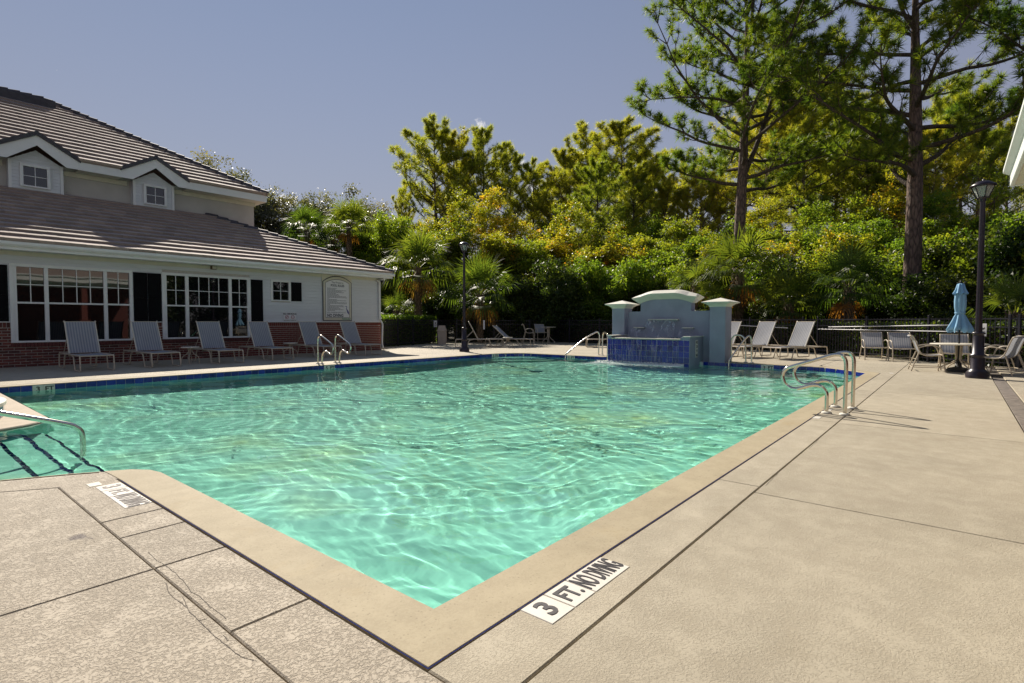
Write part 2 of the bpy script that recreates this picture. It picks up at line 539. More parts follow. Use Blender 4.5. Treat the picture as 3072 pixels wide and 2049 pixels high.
def tile_mat(name, col, rough=0.12, orand=0.35):
    m, nt, b = new_mat(name)
    r = ramp(nt, objrand(nt), [(0.0, tuple(c * (1 - orand) for c in col)), (1.0, tuple(c * (1 + orand) for c in col))])
    n = node(nt, 'ShaderNodeTexNoise', Scale=22.0, Detail=4.0); nt.links.new(world_pos(nt), n.inputs['Vector'])
    c = mixc(nt, 0.35, r, ramp(nt, n.outputs['Fac'], [(0.3, (0.6, 0.6, 0.6)), (0.7, (1.25, 1.25, 1.25))]), 'MULTIPLY')
    nt.links.new(c, b.inputs['Base Color'])
    b.inputs['Roughness'].default_value = rough
    bump(nt, b, n.outputs['Fac'], 0.06, 0.004)
    return m
M['blue_tile'] = tile_mat('cobalt_glazed_tile', (0.012, 0.026, 0.26))

def brick_mat():
    m, nt, b = new_mat('red_brick')
    c = ramp(nt, objrand(nt), [(0.0, (0.07, 0.024, 0.021)), (0.5, (0.135, 0.038, 0.031)), (1.0, (0.21, 0.062, 0.045))])
    n = node(nt, 'ShaderNodeTexNoise', Scale=35.0, Detail=5.0); nt.links.new(world_pos(nt), n.inputs['Vector'])
    c = mixc(nt, 0.5, c, ramp(nt, n.outputs['Fac'], [(0.3, (0.65, 0.62, 0.62)), (0.7, (1.2, 1.2, 1.2))]), 'MULTIPLY')
    nt.links.new(c, b.inputs['Base Color']); b.inputs['Roughness'].default_value = 0.85
    bump(nt, b, n.outputs['Fac'], 0.4, 0.006)
    return m
M['brick'] = brick_mat()

def siding_mat():
    m, nt, b = new_mat('pale_lap_siding')
    n = node(nt, 'ShaderNodeTexNoise', Scale=3.0, Detail=6.0); nt.links.new(world_pos(nt, (1, 1, 8)), n.inputs['Vector'])
    c = ramp(nt, n.outputs['Fac'], [(0.3, (0.60, 0.62, 0.64)), (0.7, (0.66, 0.68, 0.70))])
    c = mixc(nt, 1.0, c, ramp(nt, objrand(nt), [(0.0, (0.97,) * 3), (1.0, (1.03,) * 3)]), 'MULTIPLY')
    nt.links.new(c, b.inputs['Base Color']); b.inputs['Roughness'].default_value = 0.6
    return m
M['siding'] = siding_mat()

def rooftile_mat():
    m, nt, b = new_mat('concrete_roof_tile')
    c = ramp(nt, objrand(nt), [(0.0, (0.29, 0.24, 0.213)), (1.0, (0.40, 0.325, 0.285))])
    p = world_pos(nt)
    n = node(nt, 'ShaderNodeTexNoise', Scale=1.3, Detail=8.0, Roughness=0.7); nt.links.new(p, n.inputs['Vector'])
    n2 = node(nt, 'ShaderNodeTexNoise', Scale=40.0, Detail=4.0); nt.links.new(p, n2.inputs['Vector'])
    c = mixc(nt, 0.7, c, ramp(nt, n.outputs['Fac'], [(0.3, (0.72, 0.72, 0.76)), (0.7, (1.15, 1.12, 1.08))]), 'MULTIPLY')
    nt.links.new(c, b.inputs['Base Color']); b.inputs['Roughness'].default_value = 0.82
    bump(nt, b, n2.outputs['Fac'], 0.35, 0.006)
    return m
M['roof'] = rooftile_mat()

def glass_dark():
    m, nt, b = new_mat('dark_window_glass')
    b.inputs['Base Color'].default_value = (0.006, 0.007, 0.008, 1)
    b.inputs['Roughness'].default_value = 0.02
    b.inputs['Specular IOR Level'].default_value = 1.0
    n = node(nt, 'ShaderNodeTexNoise', Scale=1.4, Detail=1.0); nt.links.new(world_pos(nt), n.inputs['Vector'])
    bump(nt, b, n.outputs['Fac'], 0.05, 0.02)
    return m
M['glass'] = glass_dark()

def lamp_glass():
    m, nt, b = new_mat('lantern_glass')
    b.inputs['Base Color'].default_value = (0.80, 0.83, 0.80, 1)
    b.inputs['Roughness'].default_value = 0.12
    b.inputs['Transmission Weight'].default_value = 0.75
    b.inputs['IOR'].default_value = 1.2
    n = node(nt, 'ShaderNodeTexNoise', Scale=30.0, Detail=2.0); nt.links.new(world_pos(nt), n.inputs['Vector'])
    bump(nt, b, n.outputs['Fac'], 0.1, 0.005)
    return m
M['lamp_glass'] = lamp_glass()

def sling_mat():
    m, nt, b = new_mat('striped_sling')
    v = coords(nt)
    sp = nt.nodes.new('ShaderNodeSeparateXYZ'); nt.links.new(v, sp.inputs['Vector'])
    mu = node(nt, 'ShaderNodeMath', operation='MULTIPLY'); mu.inputs[1].default_value = 2 * pi / 0.058
    nt.links.new(sp.outputs['X'], mu.inputs[0])
    sn = node(nt, 'ShaderNodeMath', operation='SINE'); nt.links.new(mu.outputs[0], sn.inputs[0])
    mr = node(nt, 'ShaderNodeMapRange'); mr.inputs['From Min'].default_value = -0.5; mr.inputs['From Max'].default_value = 0.5
    nt.links.new(sn.outputs[0], mr.inputs['Value'])
    c = mixc(nt, mr.outputs['Result'], (0.46, 0.465, 0.49), (0.27, 0.295, 0.355))
    n = node(nt, 'ShaderNodeTexNoise', Scale=4.0, Detail=4.0); nt.links.new(v, n.inputs['Vector'])
    c = mixc(nt, 0.5, c, ramp(nt, n.outputs['Fac'], [(0.3, (0.88, 0.87, 0.86)), (0.7, (1.08, 1.08, 1.08))]), 'MULTIPLY')
    out = nt.nodes['Material Output']
    nt.links.new(c, b.inputs['Base Color']); b.inputs['Roughness'].default_value = 0.7
    tr = nt.nodes.new('ShaderNodeBsdfTranslucent'); nt.links.new(c, tr.inputs['Color'])
    mx = nt.nodes.new('ShaderNodeMixShader'); mx.inputs[0].default_value = 0.30
    nt.links.new(b.outputs[0], mx.inputs[1]); nt.links.new(tr.outputs[0], mx.inputs[2]); nt.links.new(mx.outputs[0], out.inputs['Surface'])
    wv = node(nt, 'ShaderNodeTexNoise', Scale=300.0, Detail=1.0); nt.links.new(v, wv.inputs['Vector'])
    bump(nt, b, wv.outputs['Fac'], 0.2, 0.002)
    return m
M['sling'] = sling_mat()

def leaf_mat(name, cols, transl=0.62, rough=0.42, tcol=(2.9, 2.6, 0.8), spec=0.45):
    """cols: stops over the per-leaf tone attribute"""
    m, nt, b = new_mat(name)
    at = nt.nodes.new('ShaderNodeAttribute'); at.attribute_name = 'tone'
    c = ramp(nt, at.outputs['Fac'], cols)
    r = ramp(nt, objrand(nt), [(0.0, (0.62, 0.80, 0.85)), (0.5, (0.92, 0.97, 1.0)), (1.0, (1.18, 1.07, 1.0))])
    c = mixc(nt, 1.0, c, r, 'MULTIPLY')
    nt.links.new(c, b.inputs['Base Color']); b.inputs['Roughness'].default_value = rough
    b.inputs['Specular IOR Level'].default_value = spec
    t = nt.nodes.new('ShaderNodeBsdfTranslucent')
    tc = mixc(nt, 1.0, c, tcol, 'MULTIPLY')
    nt.links.new(tc, t.inputs['Color'])
    mx = nt.nodes.new('ShaderNodeMixShader'); mx.inputs[0].default_value = transl
    nt.links.new(b.outputs[0], mx.inputs[1]); nt.links.new(t.outputs[0], mx.inputs[2])
    nt.links.new(mx.outputs[0], nt.nodes['Material Output'].inputs['Surface'])
    return m
M['leaf_green'] = leaf_mat('leaf_green', [(0.0, (0.060, 0.095, 0.016)), (0.5, (0.130, 0.168, 0.026)), (1.0, (0.24, 0.235, 0.034))], tcol=(2.35, 2.5, 0.8))
M['leaf_yellow'] = leaf_mat('leaf_yellow', [(0.0, (0.085, 0.115, 0.016)), (0.45, (0.185, 0.20, 0.025)), (0.72, (0.25, 0.22, 0.035)), (1.0, (0.42, 0.16, 0.024))])
M['leaf_dark'] = leaf_mat('leaf_dark', [(0.0, (0.020, 0.038, 0.012)), (0.6, (0.052, 0.080, 0.018)), (1.0, (0.12, 0.14, 0.026))], transl=0.42, rough=0.45)
M['leaf_silver'] = leaf_mat('leaf_silver', [(0.0, (0.06, 0.065, 0.045)), (0.6, (0.12, 0.12, 0.09)), (1.0, (0.21, 0.20, 0.16))], transl=0.35)
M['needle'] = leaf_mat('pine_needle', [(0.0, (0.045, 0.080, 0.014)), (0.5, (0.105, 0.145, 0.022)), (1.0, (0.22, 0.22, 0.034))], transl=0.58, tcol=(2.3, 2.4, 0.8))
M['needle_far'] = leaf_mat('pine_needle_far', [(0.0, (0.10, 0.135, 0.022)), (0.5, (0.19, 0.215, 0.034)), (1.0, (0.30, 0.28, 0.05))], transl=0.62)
M['palm'] = leaf_mat('palm_leaf', [(0.0, (0.022, 0.050, 0.014)), (0.5, (0.060, 0.100, 0.022)), (1.0, (0.13, 0.165, 0.035))], transl=0.5, rough=0.48)
M['palm_dead'] = leaf_mat('palm_dead_leaf', [(0.0, (0.12, 0.06, 0.02)), (1.0, (0.30, 0.16, 0.06))], transl=0.35)

def bark_mat(name, dark, light, sc=9.0):
    m, nt, b = new_mat(name)
    p = world_pos(nt, (1, 1, 0.28))
    v = node(nt, 'ShaderNodeTexVoronoi', Scale=sc); v.feature = 'DISTANCE_TO_EDGE'; nt.links.new(p, v.inputs['Vector'])
    n = node(nt, 'ShaderNodeTexNoise', Scale=sc * 2.2, Detail=6.0); nt.links.new(p, n.inputs['Vector'])
    a = node(nt, 'ShaderNodeMath', operation='MULTIPLY_ADD'); a.inputs[1].default_value = 1.8
    nt.links.new(v.outputs['Distance'], a.inputs[0]); nt.links.new(n.outputs['Fac'], a.inputs[2])
    c = ramp(nt, a.outputs[0], [(0.35, dark), (0.95, light)])
    nt.links.new(c, b.inputs['Base Color']); b.inputs['Roughness'].default_value = 0.9
    bump(nt, b, a.outputs[0], 0.9, 0.04)
    return m
M['bark'] = bark_mat('pine_bark', (0.040, 0.028, 0.026), (0.20, 0.135, 0.105))
M['bark_sunlit'] = bark_mat('sunlit_pine_bark', (0.08, 0.05, 0.04), (0.30, 0.19, 0.14))  # paler, warmer copy of the pine bark with sunlight put into its colour
M['twig'] = bark_mat('twig_bark', (0.035, 0.026, 0.020), (0.12, 0.09, 0.065), 14.0)
M['palm_trunk'] = bark_mat('palm_trunk', (0.05, 0.035, 0.022), (0.22, 0.16, 0.10), 12.0)
# ---------------------------------------------------------------- ground
WATER_Z = -0.11
def ring_sheet(x0, y0, x1, y1, hx0, hy0, hx1, hy1, z):
    vs = [(x0, y0, z), (x1, y0, z), (x1, y1, z), (x0, y1, z), (hx0, hy0, z), (hx1, hy0, z), (hx1, hy1, z), (hx0, hy1, z)]
    return vs, [(0, 1, 5, 4), (1, 2, 6, 5), (2, 3, 7, 6), (3, 0, 4, 7)]
g = MB(); g.add(*ring_sheet(-900, -900, 900, 900, -2.3, 1.35, 17.2, 13.95, -0.075))
ground = tag(g.build('ground', M['ground']), kind='structure')

# ---------------------------------------------------------------- pool deck: separate slabs with open joints
deck = MB()
deck.add([(-30, -12, -.03), (30, -12, -.03), (30, .9, -.03), (-30, .9, -.03)], [(0, 1, 2, 3)])
deck.add([(-30, 14.3, -.03), (30, 14.3, -.03), (30, 24, -.03), (-30, 24, -.03)], [(0, 1, 2, 3)])
deck.add([(17.0, .9, -.03), (30, .9, -.03), (30, 14.3, -.03), (17.0, 14.3, -.03)], [(0, 1, 2, 3)])
deck_o = tag(deck.build('deck', M['filler']), kind='structure')

def slab(poly, mat='deck', th=0.1, gap=0.003, z=0.0):
    if area2(poly) < 0: poly = poly[::-1]
    poly = inset(poly, gap)
    b = MB(); b.prism(poly, z - th, z, 0.006)
    return b.build('deck_slab', M[mat], deck_o)
def rect(x0, y0, x1, y1): return [(x0, y0), (x1, y0), (x1, y1), (x0, y1)]
JY, CI = 1.085, 1.385            # joint and outer line of the coping on the near long side
# long strip beside the coping, near long side
for a, b_ in ((1.21, 4.14), (4.14, 7.4), (7.4, 11.2), (11.2, 15.2)):
    slab(rect(a, JY, b_, CI))
slab([(15.2, JY), (16.9, JY), (16.9, 2.87), (16.63, 2.63), (15.25, CI), (15.2, CI)])
# big slabs on the near side
xs = [-6.5, -2.6, 0.875, 3.98, 7.35, 11.1, 15.2, 18.4, 22, 26]
for a, b_ in zip(xs[:-1], xs[1:]):
    if b_ <= 0.9: continue
    slab(rect(a, -0.58, b_, JY))
for a, b_ in zip(xs[:-1], xs[1:]):
    slab(rect(a, -4.6, b_, -0.78))
    slab(rect(a, -12.0, b_, -4.6))
# near short side
slab(rect(-6.5, -0.58, -2.6, 2.985), 'deck_rough'); slab(rect(-2.6, -0.58, 0.875, 2.985), 'deck_rough')
ys = [JY, 2.145, 2.99, 3.555, 3.92]
for a, b_ in zip(ys[:-1], ys[1:]):
    slab(rect(0.875, a, 1.21, b_), 'deck_rough')
slab([(0.875, 3.92), (1.21, 3.92), (1.213, 4.90), (1.203, 5.26), (1.09, 5.335), (0.965, 5.405), (0.59, 5.59), (-2.3, 7.05), (-2.3, 6.55), (0.30, 5.34), (0.60, 5.17), (0.875, 4.995)], 'deck_rough')
slab([(-6.5, 2.985), (0.875, 2.985), (0.875, 4.995), (0.60, 5.17), (0.30, 5.34), (-2.3, 6.55), (-6.5, 8.4)], 'deck_rough')
slab([(0.95, 5.22), (1.3, 4.85), (1.33, 5.12), (1.2, 5.275), (1.0, 5.40)], 'deck_rough', z=-.004)
# by the clubhouse
bx_ = [-6, -2.5, 1.0, 4.6, 8.2, 11.8, 15.1]
for a, b_ in zip(bx_[:-1], bx_[1:]):
    slab(rect(a, 13.885, b_, 15.45)); slab(rect(a, 15.45, b_, 19.6))
slab(rect(15.1, 15.45, 18.6, 19.6)); slab(rect(15.1, 19.6, 18.6, 25)); slab(rect(18.6, 19.6, 22.4, 25)); slab(rect(22.4, 19.6, 27, 25))
slab([(15.1, 13.885), (16.1, 13.5), (16.63, 12.9), (18.6, 12.9), (18.6, 15.45), (15.1, 15.45)])
for a, b_ in ((12.9, 15.45), (15.45, 19.6)):
    slab(rect(18.6, a, 22.4, b_)); slab(rect(22.4, a, 27, b_))
for a, b_ in ((2.9, 6.0), (6.0, 9.4), (9.4, 12.9)):
    if a > 5 and a < 9.4: slab(rect(16.95, a, 18.6, b_))
    else: slab(rect(16.63, a, 18.6, b_))
    slab(rect(18.6, a, 22.4, b_)); slab(rect(22.4, a, 27, b_))
slab(rect(16.9, JY, 18.6, 2.9)); slab(rect(18.6, JY, 22.4, 2.9)); slab(rect(22.4, JY, 27, 2.9))
# dark exposed-aggregate drip strip under the porch eave
d = MB(); d.prism(rect(-6.5, -0.772, 15.3, -0.588), -0.1, -0.008, 0.004)
tag(d.build('drip_strip', M['drain']), kind='structure')

# open cracks in the deck coat along the joints
CRACKS = [
    [(0.858, 2.78), (0.832, 2.649), (0.835, 2.576), (0.838, 2.506), (0.832, 2.404), (0.831, 2.324), (0.826, 2.211), (0.827, 2.143), (0.831, 2.051), (0.832, 1.989), (0.839, 1.934), (0.854, 1.899)] ,
    [(0.918, 3.225), (0.912, 3.091), (0.92, 2.992), (0.922, 2.862), (0.915, 2.713), (0.901, 2.6), (0.908, 2.531), (0.903, 2.397), (0.907, 2.344), (0.906, 2.255)] ,
    [(0.839, 2.466), (0.859, 2.581)] ,
    [(0.831, 2.324), (0.856, 2.315)] ,
    [(0.846, 2.088), (0.85, 2.142)] ,
    [(6.396, 1.085), (6.041, 1.068), (5.707, 1.067)],
    [(4.667, 1.078), (4.387, 1.069), (4.195, 1.062)],
]
for cr in CRACKS:
    rr = random.Random(len(cr)); mb = MB()
    P_ = [Vector(p) for p in cr]
    fine = []
    for p, q in zip(P_[:-1], P_[1:]):
        for k in range(4): fine.append(p + (q - p) * (k / 4) + Vector((rr.uniform(-.002, .002), rr.uniform(-.002, .002))))
    fine.append(P_[-1])
    for p, q in zip(fine[:-1], fine[1:]):
        d_ = (q - p).normalized(); nn_ = Vector((-d_.y, d_.x)) * rr.uniform(.0007, .0017)
        mb.add([(*(p + nn_), .0012), (*(p - nn_), .0012), (*(q - nn_), .0012), (*(q + nn_), .0012)], [(0, 1, 2, 3)])
    mb.build('crack', M['filler'], deck_o)

# ---------------------------------------------------------------- pool shell, coping, waterline tiles
def arc_pts(cx, cy, r, a0, a1, n):
    return [(cx + r * cos(radians(a0 + (a1 - a0) * i / n)), cy + r * sin(radians(a0 + (a1 - a0) * i / n))) for i in range(n + 1)]
far_left = [(16.35, 12.55), (16.28, 12.85), (16.08, 13.18), (15.72, 13.42), (15.3, 13.55), (14.8, 13.6)]
POOL = [(1.49, 1.66), (15.15, 1.66), (15.55, 1.98), (15.98, 2.36), (16.28, 2.72), (16.35, 3.0)] + far_left + \
       [(1.60, 13.6), (1.60, 9.45), (1.56, 9.28), (1.45, 9.08), (1.25, 8.93), (1.0, 8.80), (-2.2, 7.75), (-2.2, 7.1), (0.62, 5.60), (1.0, 5.41), (1.21, 5.29), (1.37, 5.16), (1.46, 5.03), (1.49, 4.88)]
def floor_z(x):
    return -1.05 - 0.45 * max(0, min(1, (x - 2) / 5.5)) + 0.35 * max(0, min(1, (x - 11) / 4.5))
pool = MB()
n = len(POOL)
for i in range(n):
    a = POOL[i]; b_ = POOL[(i + 1) % n]
    L = sqrt((a[0] - b_[0]) ** 2 + (a[1] - b_[1]) ** 2)
    k = max(1, int(L / 1.2))
    for j in range(k):
        p = (a[0] + (b_[0] - a[0]) * j / k, a[1] + (b_[1] - a[1]) * j / k)
        q = (a[0] + (b_[0] - a[0]) * (j + 1) / k, a[1] + (b_[1] - a[1]) * (j + 1) / k)
        zt = -0.12 if (max(p[0], q[0]) < 1.62 and min(p[1], q[1]) > 7.2 and min(p[1], q[1]) < 13.5) else -0.02
        pool.add([(p[0], p[1], zt), (q[0], q[1], zt), (q[0], q[1], -1.7), (p[0], p[1], -1.7)], [(0, 3, 2, 1)])
fx = [-2.4, 2.0, 4.0, 6.0, 7.5, 9.5, 11.0, 13.0, 15.5, 17.2]
for a, b_ in zip(fx[:-1], fx[1:]):
    pool.add([(a, 1.4, floor_z(a)), (b_, 1.4, floor_z(b_)), (b_, 13.9, floor_z(b_)), (a, 13.9, floor_z(a))], [(0, 1, 2, 3)])

def plaster():
    m, nt, b = new_mat('aqua_pool_plaster')
    p = world_pos(nt)
    n1 = node(nt, 'ShaderNodeTexNoise', Scale=0.45, Detail=4.0); nt.links.new(p, n1.inputs['Vector'])
    n2 = node(nt, 'ShaderNodeTexNoise', Scale=7.0, Detail=6.0); nt.links.new(p, n2.inputs['Vector'])
    c = ramp(nt, n1.outputs['Fac'], [(0.3, (0.34, 0.77, 0.64)), (0.55, (0.40, 0.83, 0.70)), (0.66, (0.47, 0.81, 0.58)), (0.74, (0.56, 0.76, 0.33))])
    c = mixc(nt, 0.5, c, ramp(nt, n2.outputs['Fac'], [(0.3, (0.92, 0.92, 0.92)), (0.7, (1.06, 1.06, 1.06))]), 'MULTIPLY')
    nt.links.new(c, b.inputs['Base Color']); b.inputs['Roughness'].default_value = 0.8
    return m
M['plaster'] = plaster()
pool_o = tag(pool.build('swimming_pool', M['plaster']), kind='structure')

# coping ring
def outer(poly_part, d):
    """open polyline offset to its right-hand side (outwards for the counter-clockwise pool)"""
    out = []
    for i, p in enumerate(poly_part):
        p = Vector(p)
        a = (p - Vector(poly_part[i - 1])).normalized() if i > 0 else None
        b_ = (Vector(poly_part[i + 1]) - p).normalized() if i < len(poly_part) - 1 else None
        a = a or b_; b_ = b_ or a
        na = Vector((a.y, -a.x)); nb = Vector((b_.y, -b_.x))
        m = (na + nb).normalized()
        out.append(tuple(p + m * (d / max(0.4, m.dot(na)))))
    return out
def coping(line, w, name='coping', mat='coping', z=0.0, nose=0.012, fixed={}):
    o = outer(line, w)
    for k_, q_ in fixed.items(): o[k_] = q_
    i_ = outer(line, -nose)
    cb = MB()
    m = len(line)
    cs = []
    for k in range(m):
        q = Vector(o[k]); p = Vector(i_[k]); dd = (q - p).normalized()
        cs.append([(p.x, p.y, z - .045), (p.x, p.y, z - .012), (p.x + dd.x * .012, p.y + dd.y * .012, z), (q.x - dd.x * .004, q.y - dd.y * .004, z), (q.x, q.y, z - .004), (q.x, q.y, z - .11), (p.x + dd.x * .03, p.y + dd.y * .03, z - .11)])
    for k in range(m):
        cb.v.extend(cs[k])
    for k in range(m - 1):
        for j in range(7):
            l = (j + 1) % 7
            cb.f.append((k * 7 + j, k * 7 + l, (k + 1) * 7 + l, (k + 1) * 7 + j)); cb.m.append(0); cb.smooth.append(False)
    cb.f.append(tuple(range(6, -1, -1))); cb.m.append(0); cb.smooth.append(False)
    cb.f.append(tuple(range((m - 1) * 7, m * 7))); cb.m.append(0); cb.smooth.append(False)
    return cb.build(name, M[mat], pool_o)
near_line = [(1.21, 5.27), (1.37, 5.16), (1.46, 5.03), (1.49, 4.88), (1.49, 1.66), (15.15, 1.66), (15.55, 1.98), (15.98, 2.36), (16.28, 2.72), (16.35, 3.0), (16.35, 5.3)]
coping(near_line, 0.268, fixed={0: (1.2085, 5.266), 1: (1.214, 5.15), 2: (1.219, 5.0), 3: (1.222, 4.88)})
coping([(16.35, 9.12)] + far_left + [(-2.2, 13.6)], 0.268)
coping([(-2.2, 7.06), (0.62, 5.585), (1.0, 5.395), (1.19, 5.28)], 0.05)
# thin blue caulk between coping and deck
for line in (near_line[3:],):
    o1 = outer(line, 0.2685); o2 = outer(line, 0.2735)
    cm = MB()
    for k in range(len(line) - 1):
        cm.add([(*o1[k], -.0015), (*o2[k], -.0015), (*o2[k + 1], -.0015), (*o1[k + 1], -.0015)], [(0, 1, 2, 3)])
    cm.build('caulk_line', M['caulk'], pool_o)

# waterline tiles, one object each
TW, TH = 0.166, 0.15
tile_me = MB().box((-TW / 2 + .004, 0, -TH + .005), (TW / 2 - .004, .012, -.004), .002).mesh('tile', M['blue_tile'])
tile_wt = MB().box((-TW / 2 + .002, 0, -TH + .005), (TW / 2 - .002, .013, -.004), .002).mesh('tile', M['white_tile'])
grout = MB()
MARKS = []
def tile_run(pts, marks=()):
    """tiles along the polyline (pool on the left-hand side); marks: arc-length positions of white FT tiles"""
    s = 0.0; idx = 0
    P = [Vector(p) for p in pts]
    seg = []
    for a, b_ in zip(P[:-1], P[1:]):
        seg.append((s, (b_ - a).length, a, (b_ - a).normalized())); s += (b_ - a).length
    total = s
    k = int(total / TW)
    for i in range(k):
        c = (i + .5) * TW
        for s0, L, a, d in seg:
            if s0 <= c <= s0 + L: break
        p = a + d * (c - s0)
        nrm = Vector((-d.y, d.x))
        white = None
        for mk in marks:
            if abs(c - mk[0]) < TW * 0.5: white = mk[1]
            elif abs(c - mk[0] - TW) < TW * 0.5: white = mk[2]
        o = link_mesh('tile', tile_wt if white else tile_me, pool_o)
        o.location = (p.x + nrm.x * .004, p.y + nrm.y * .004, -0.012)
        o.rotation_euler = (0, 0, atan2(d.y, d.x))
        if white:
            MARKS.append((white, p + nrm * .0185, d, nrm))
    for a, b_ in zip(P[:-1], P[1:]):
        d = (b_ - a).normalized(); nn = Vector((-d.y, d.x)) * .006
        grout.add([(a.x + nn.x, a.y + nn.y, -.014), (b_.x + nn.x, b_.y + nn.y, -.014), (b_.x + nn.x, b_.y + nn.y, -.2), (a.x + nn.x, a.y + nn.y, -.2)], [(0, 3, 2, 1)])
tile_run([(16.35, 9.12)] + far_left + [(-2.2, 13.6)], marks=[(1.62, 'FT', '3'), (4.95, 'FT', '3'), (11.82, 'FT', '5'), (18.07, 'FT', '3')])
tile_run([(15.15, 1.66), (15.55, 1.98), (15.98, 2.36), (16.28, 2.72), (16.35, 3.0), (16.35, 6.06)], marks=[(2.95, 'FT', '3')])
tile_run([(1.49, 1.66), (15.15, 1.66)])
tile_run([(1.49, 4.88), (1.49, 1.66)])
grout.build('tile_grout', M['grout'], pool_o)
for ch, p, d, nrm in MARKS:
    # read from inside the pool: text runs against d
    rot = Matrix(((-d.x, 0, nrm.x, p.x), (-d.y, 0, nrm.y, p.y), (0, 1, 0, -0.092), (0, 0, 0, 1)))
    lettering(ch, 0.125, rot, M['ink'], pool_o, bold=0.004, sx=1.0)

# deck depth markers
def deck_marker(p0, ux, uy, chars, name_label, w_tot, h, ink='ink'):
    """p0 lower-left corner as read, ux along the words, uy up the letters"""
    o = tag(link_mesh('depth_marker', MB().mesh('depth_marker', M['white_tile'])), name_label, 'depth marker')
    ux = Vector(ux); uy = Vector(uy)
    mb = MB()
    x = 0.0
    for ch, w, sz, sx in chars:
        a = Vector(p0) + ux * (x + .003); b_ = Vector(p0) + ux * (x + w - .003)
        c = b_ + uy * h; d_ = a + uy * h
        pl = [tuple(q) for q in (a, b_, c, d_)]
        if area2(pl) < 0: pl = pl[::-1]
        mb.prism(pl, -.05, .0032, .002)
        mid = (Vector(p0) + ux * (x + w / 2) + uy * (h / 2))
        rot = Matrix(((ux.x, uy.x, 0, mid.x), (ux.y, uy.y, 0, mid.y), (0, 0, 1, .0050), (0, 0, 0, 1)))
        lettering(ch, sz, rot, M[ink], o, bold=0.0035, sx=sx)
        x += w
    o.data = mb.mesh('depth_marker', M['white_tile'])
    return o
# beside the near long side, letters upright for someone standing in the pool corner
deck_marker((1.712, 1.212), (1, 0), (0, 1), [('3', .165, .15, 1.0), ('FT.', .17, .135, .72), ('NO DIVING', .322, .17, .355)], 'white depth marker tiles reading 3 FT. NO DIVING beside the near pool corner', .657, .165)
deck_marker((1.045, 4.800), (0, -1), (1, 0), [('3', .165, .15, 1.0), ('FT.', .19, .135, .72), ('NO DIVING', .345, .17, .37)], 'worn white depth marker tiles set in the rough deck beside the step alcove', .70, .155, 'faded_ink')
for x, y, lb in ((8.38, 1.40, 'small white marker tile in the deck between the looping steel ladder rails'), (7.62, 1.40, 'small white marker tile in the deck just before the looping steel ladder rails'), (15.35, 1.24, 'small white marker tile at the far end of the sunny long pool edge')):
    mb = MB(); mb.prism(rect(x - .09, y - .10, x + .09, y - .02), -.05, .003, .002)
    tag(mb.build('marker_tile', M['white_tile']), lb, 'marker tile')
# bronze-rimmed empty tile socket
mb = MB(); mb.prism(rect(1.02, 4.83, 1.10, 4.94), -.05, .003, .002)
tag(mb.build('marker_tile', M['sign_frame']), 'small blank tan tile next to the worn depth marker on rough deck', 'marker tile')

# low spa island beside the alcove, level with the water
isl = MB(); isl.prism([(1.575, 13.58), (-2.2, 13.58), (-2.2, 7.80), (0.98, 8.83), (1.23, 8.96), (1.42, 9.10), (1.53, 9.29), (1.575, 9.46)], -1.3, -0.088, .012)
isl_o = tag(isl.build('spa_ledge', M['island']), 'low tan concrete ledge jutting into the pool below the raised spa rim', 'ledge')
spa = thing('spa', 'raised spa rim with a band of blue tiles beside the step alcove', 'spa', (-0.55, 10.35, -.088))
rimR = 1.78
pr = MB()
seg = 60
cx, cy = -0.55, 10.35
for k in range(seg):
    a0, a1 = 2 * pi * k / seg, 2 * pi * (k + 1) / seg
    ring = []
    for a in (a0, a1):
        ring.append([(cx + r * cos(a), cy + r * sin(a), z) for r, z in ((rimR, -.088), (rimR, .075), (rimR + .03, .08), (rimR + .03, .125), (rimR - .33, .125), (rimR - .33, -.088))])
    pr.add(ring[0] + ring[1], [(j, (j + 6), (j + 7), (j + 1)) for j in range(5)])
pr.build('rim', M['cap'], spa)
for k in range(58):
    a = radians(-150 + k * 5.35)
    o = link_mesh('tile', tile_me, spa)
    o.location = ((rimR + .002) * cos(a), (rimR + .002) * sin(a), .165)
    o.rotation_euler = (0, 0, a - pi / 2 + pi)

# entry steps in the alcove and in the far corners, blue nosing lines
for k, (xx, zt) in enumerate(((0.95, -.30), (1.22, -.55), (1.47, -.80))):
    st = MB(); st.box((-2.2, 5.1, -1.3), (xx, 9.2, zt), .02)
    so = st.build('step', M['plaster'], pool_o)
    nb = MB()
    for i in range(22):
        y = 5.2 + i * .17
        nb.box((xx - .035, y, zt - .01), (xx + .004, y + .155, zt + .006), .003)
    nb.build('nosing_tiles', M['blue_tile'], so)
def corner_steps(cx, cy, a0, a1, rs):
    for k, (r, zt) in enumerate(rs):
        pts = [(cx, cy)] + arc_pts(cx, cy, r, a0, a1, 14)
        if area2(pts) < 0: pts = pts[::-1]
        st = MB(); st.prism(pts, -1.4, zt, .015)
        st.build('step', M['plaster'], pool_o)
corner_steps(16.7, 13.9, 180, 270, ((1.9, -.32), (2.35, -.58), (2.8, -.84)))
corner_steps(16.7, 1.3, 90, 180, ((1.9, -.32), (2.35, -.58), (2.8, -.84)))

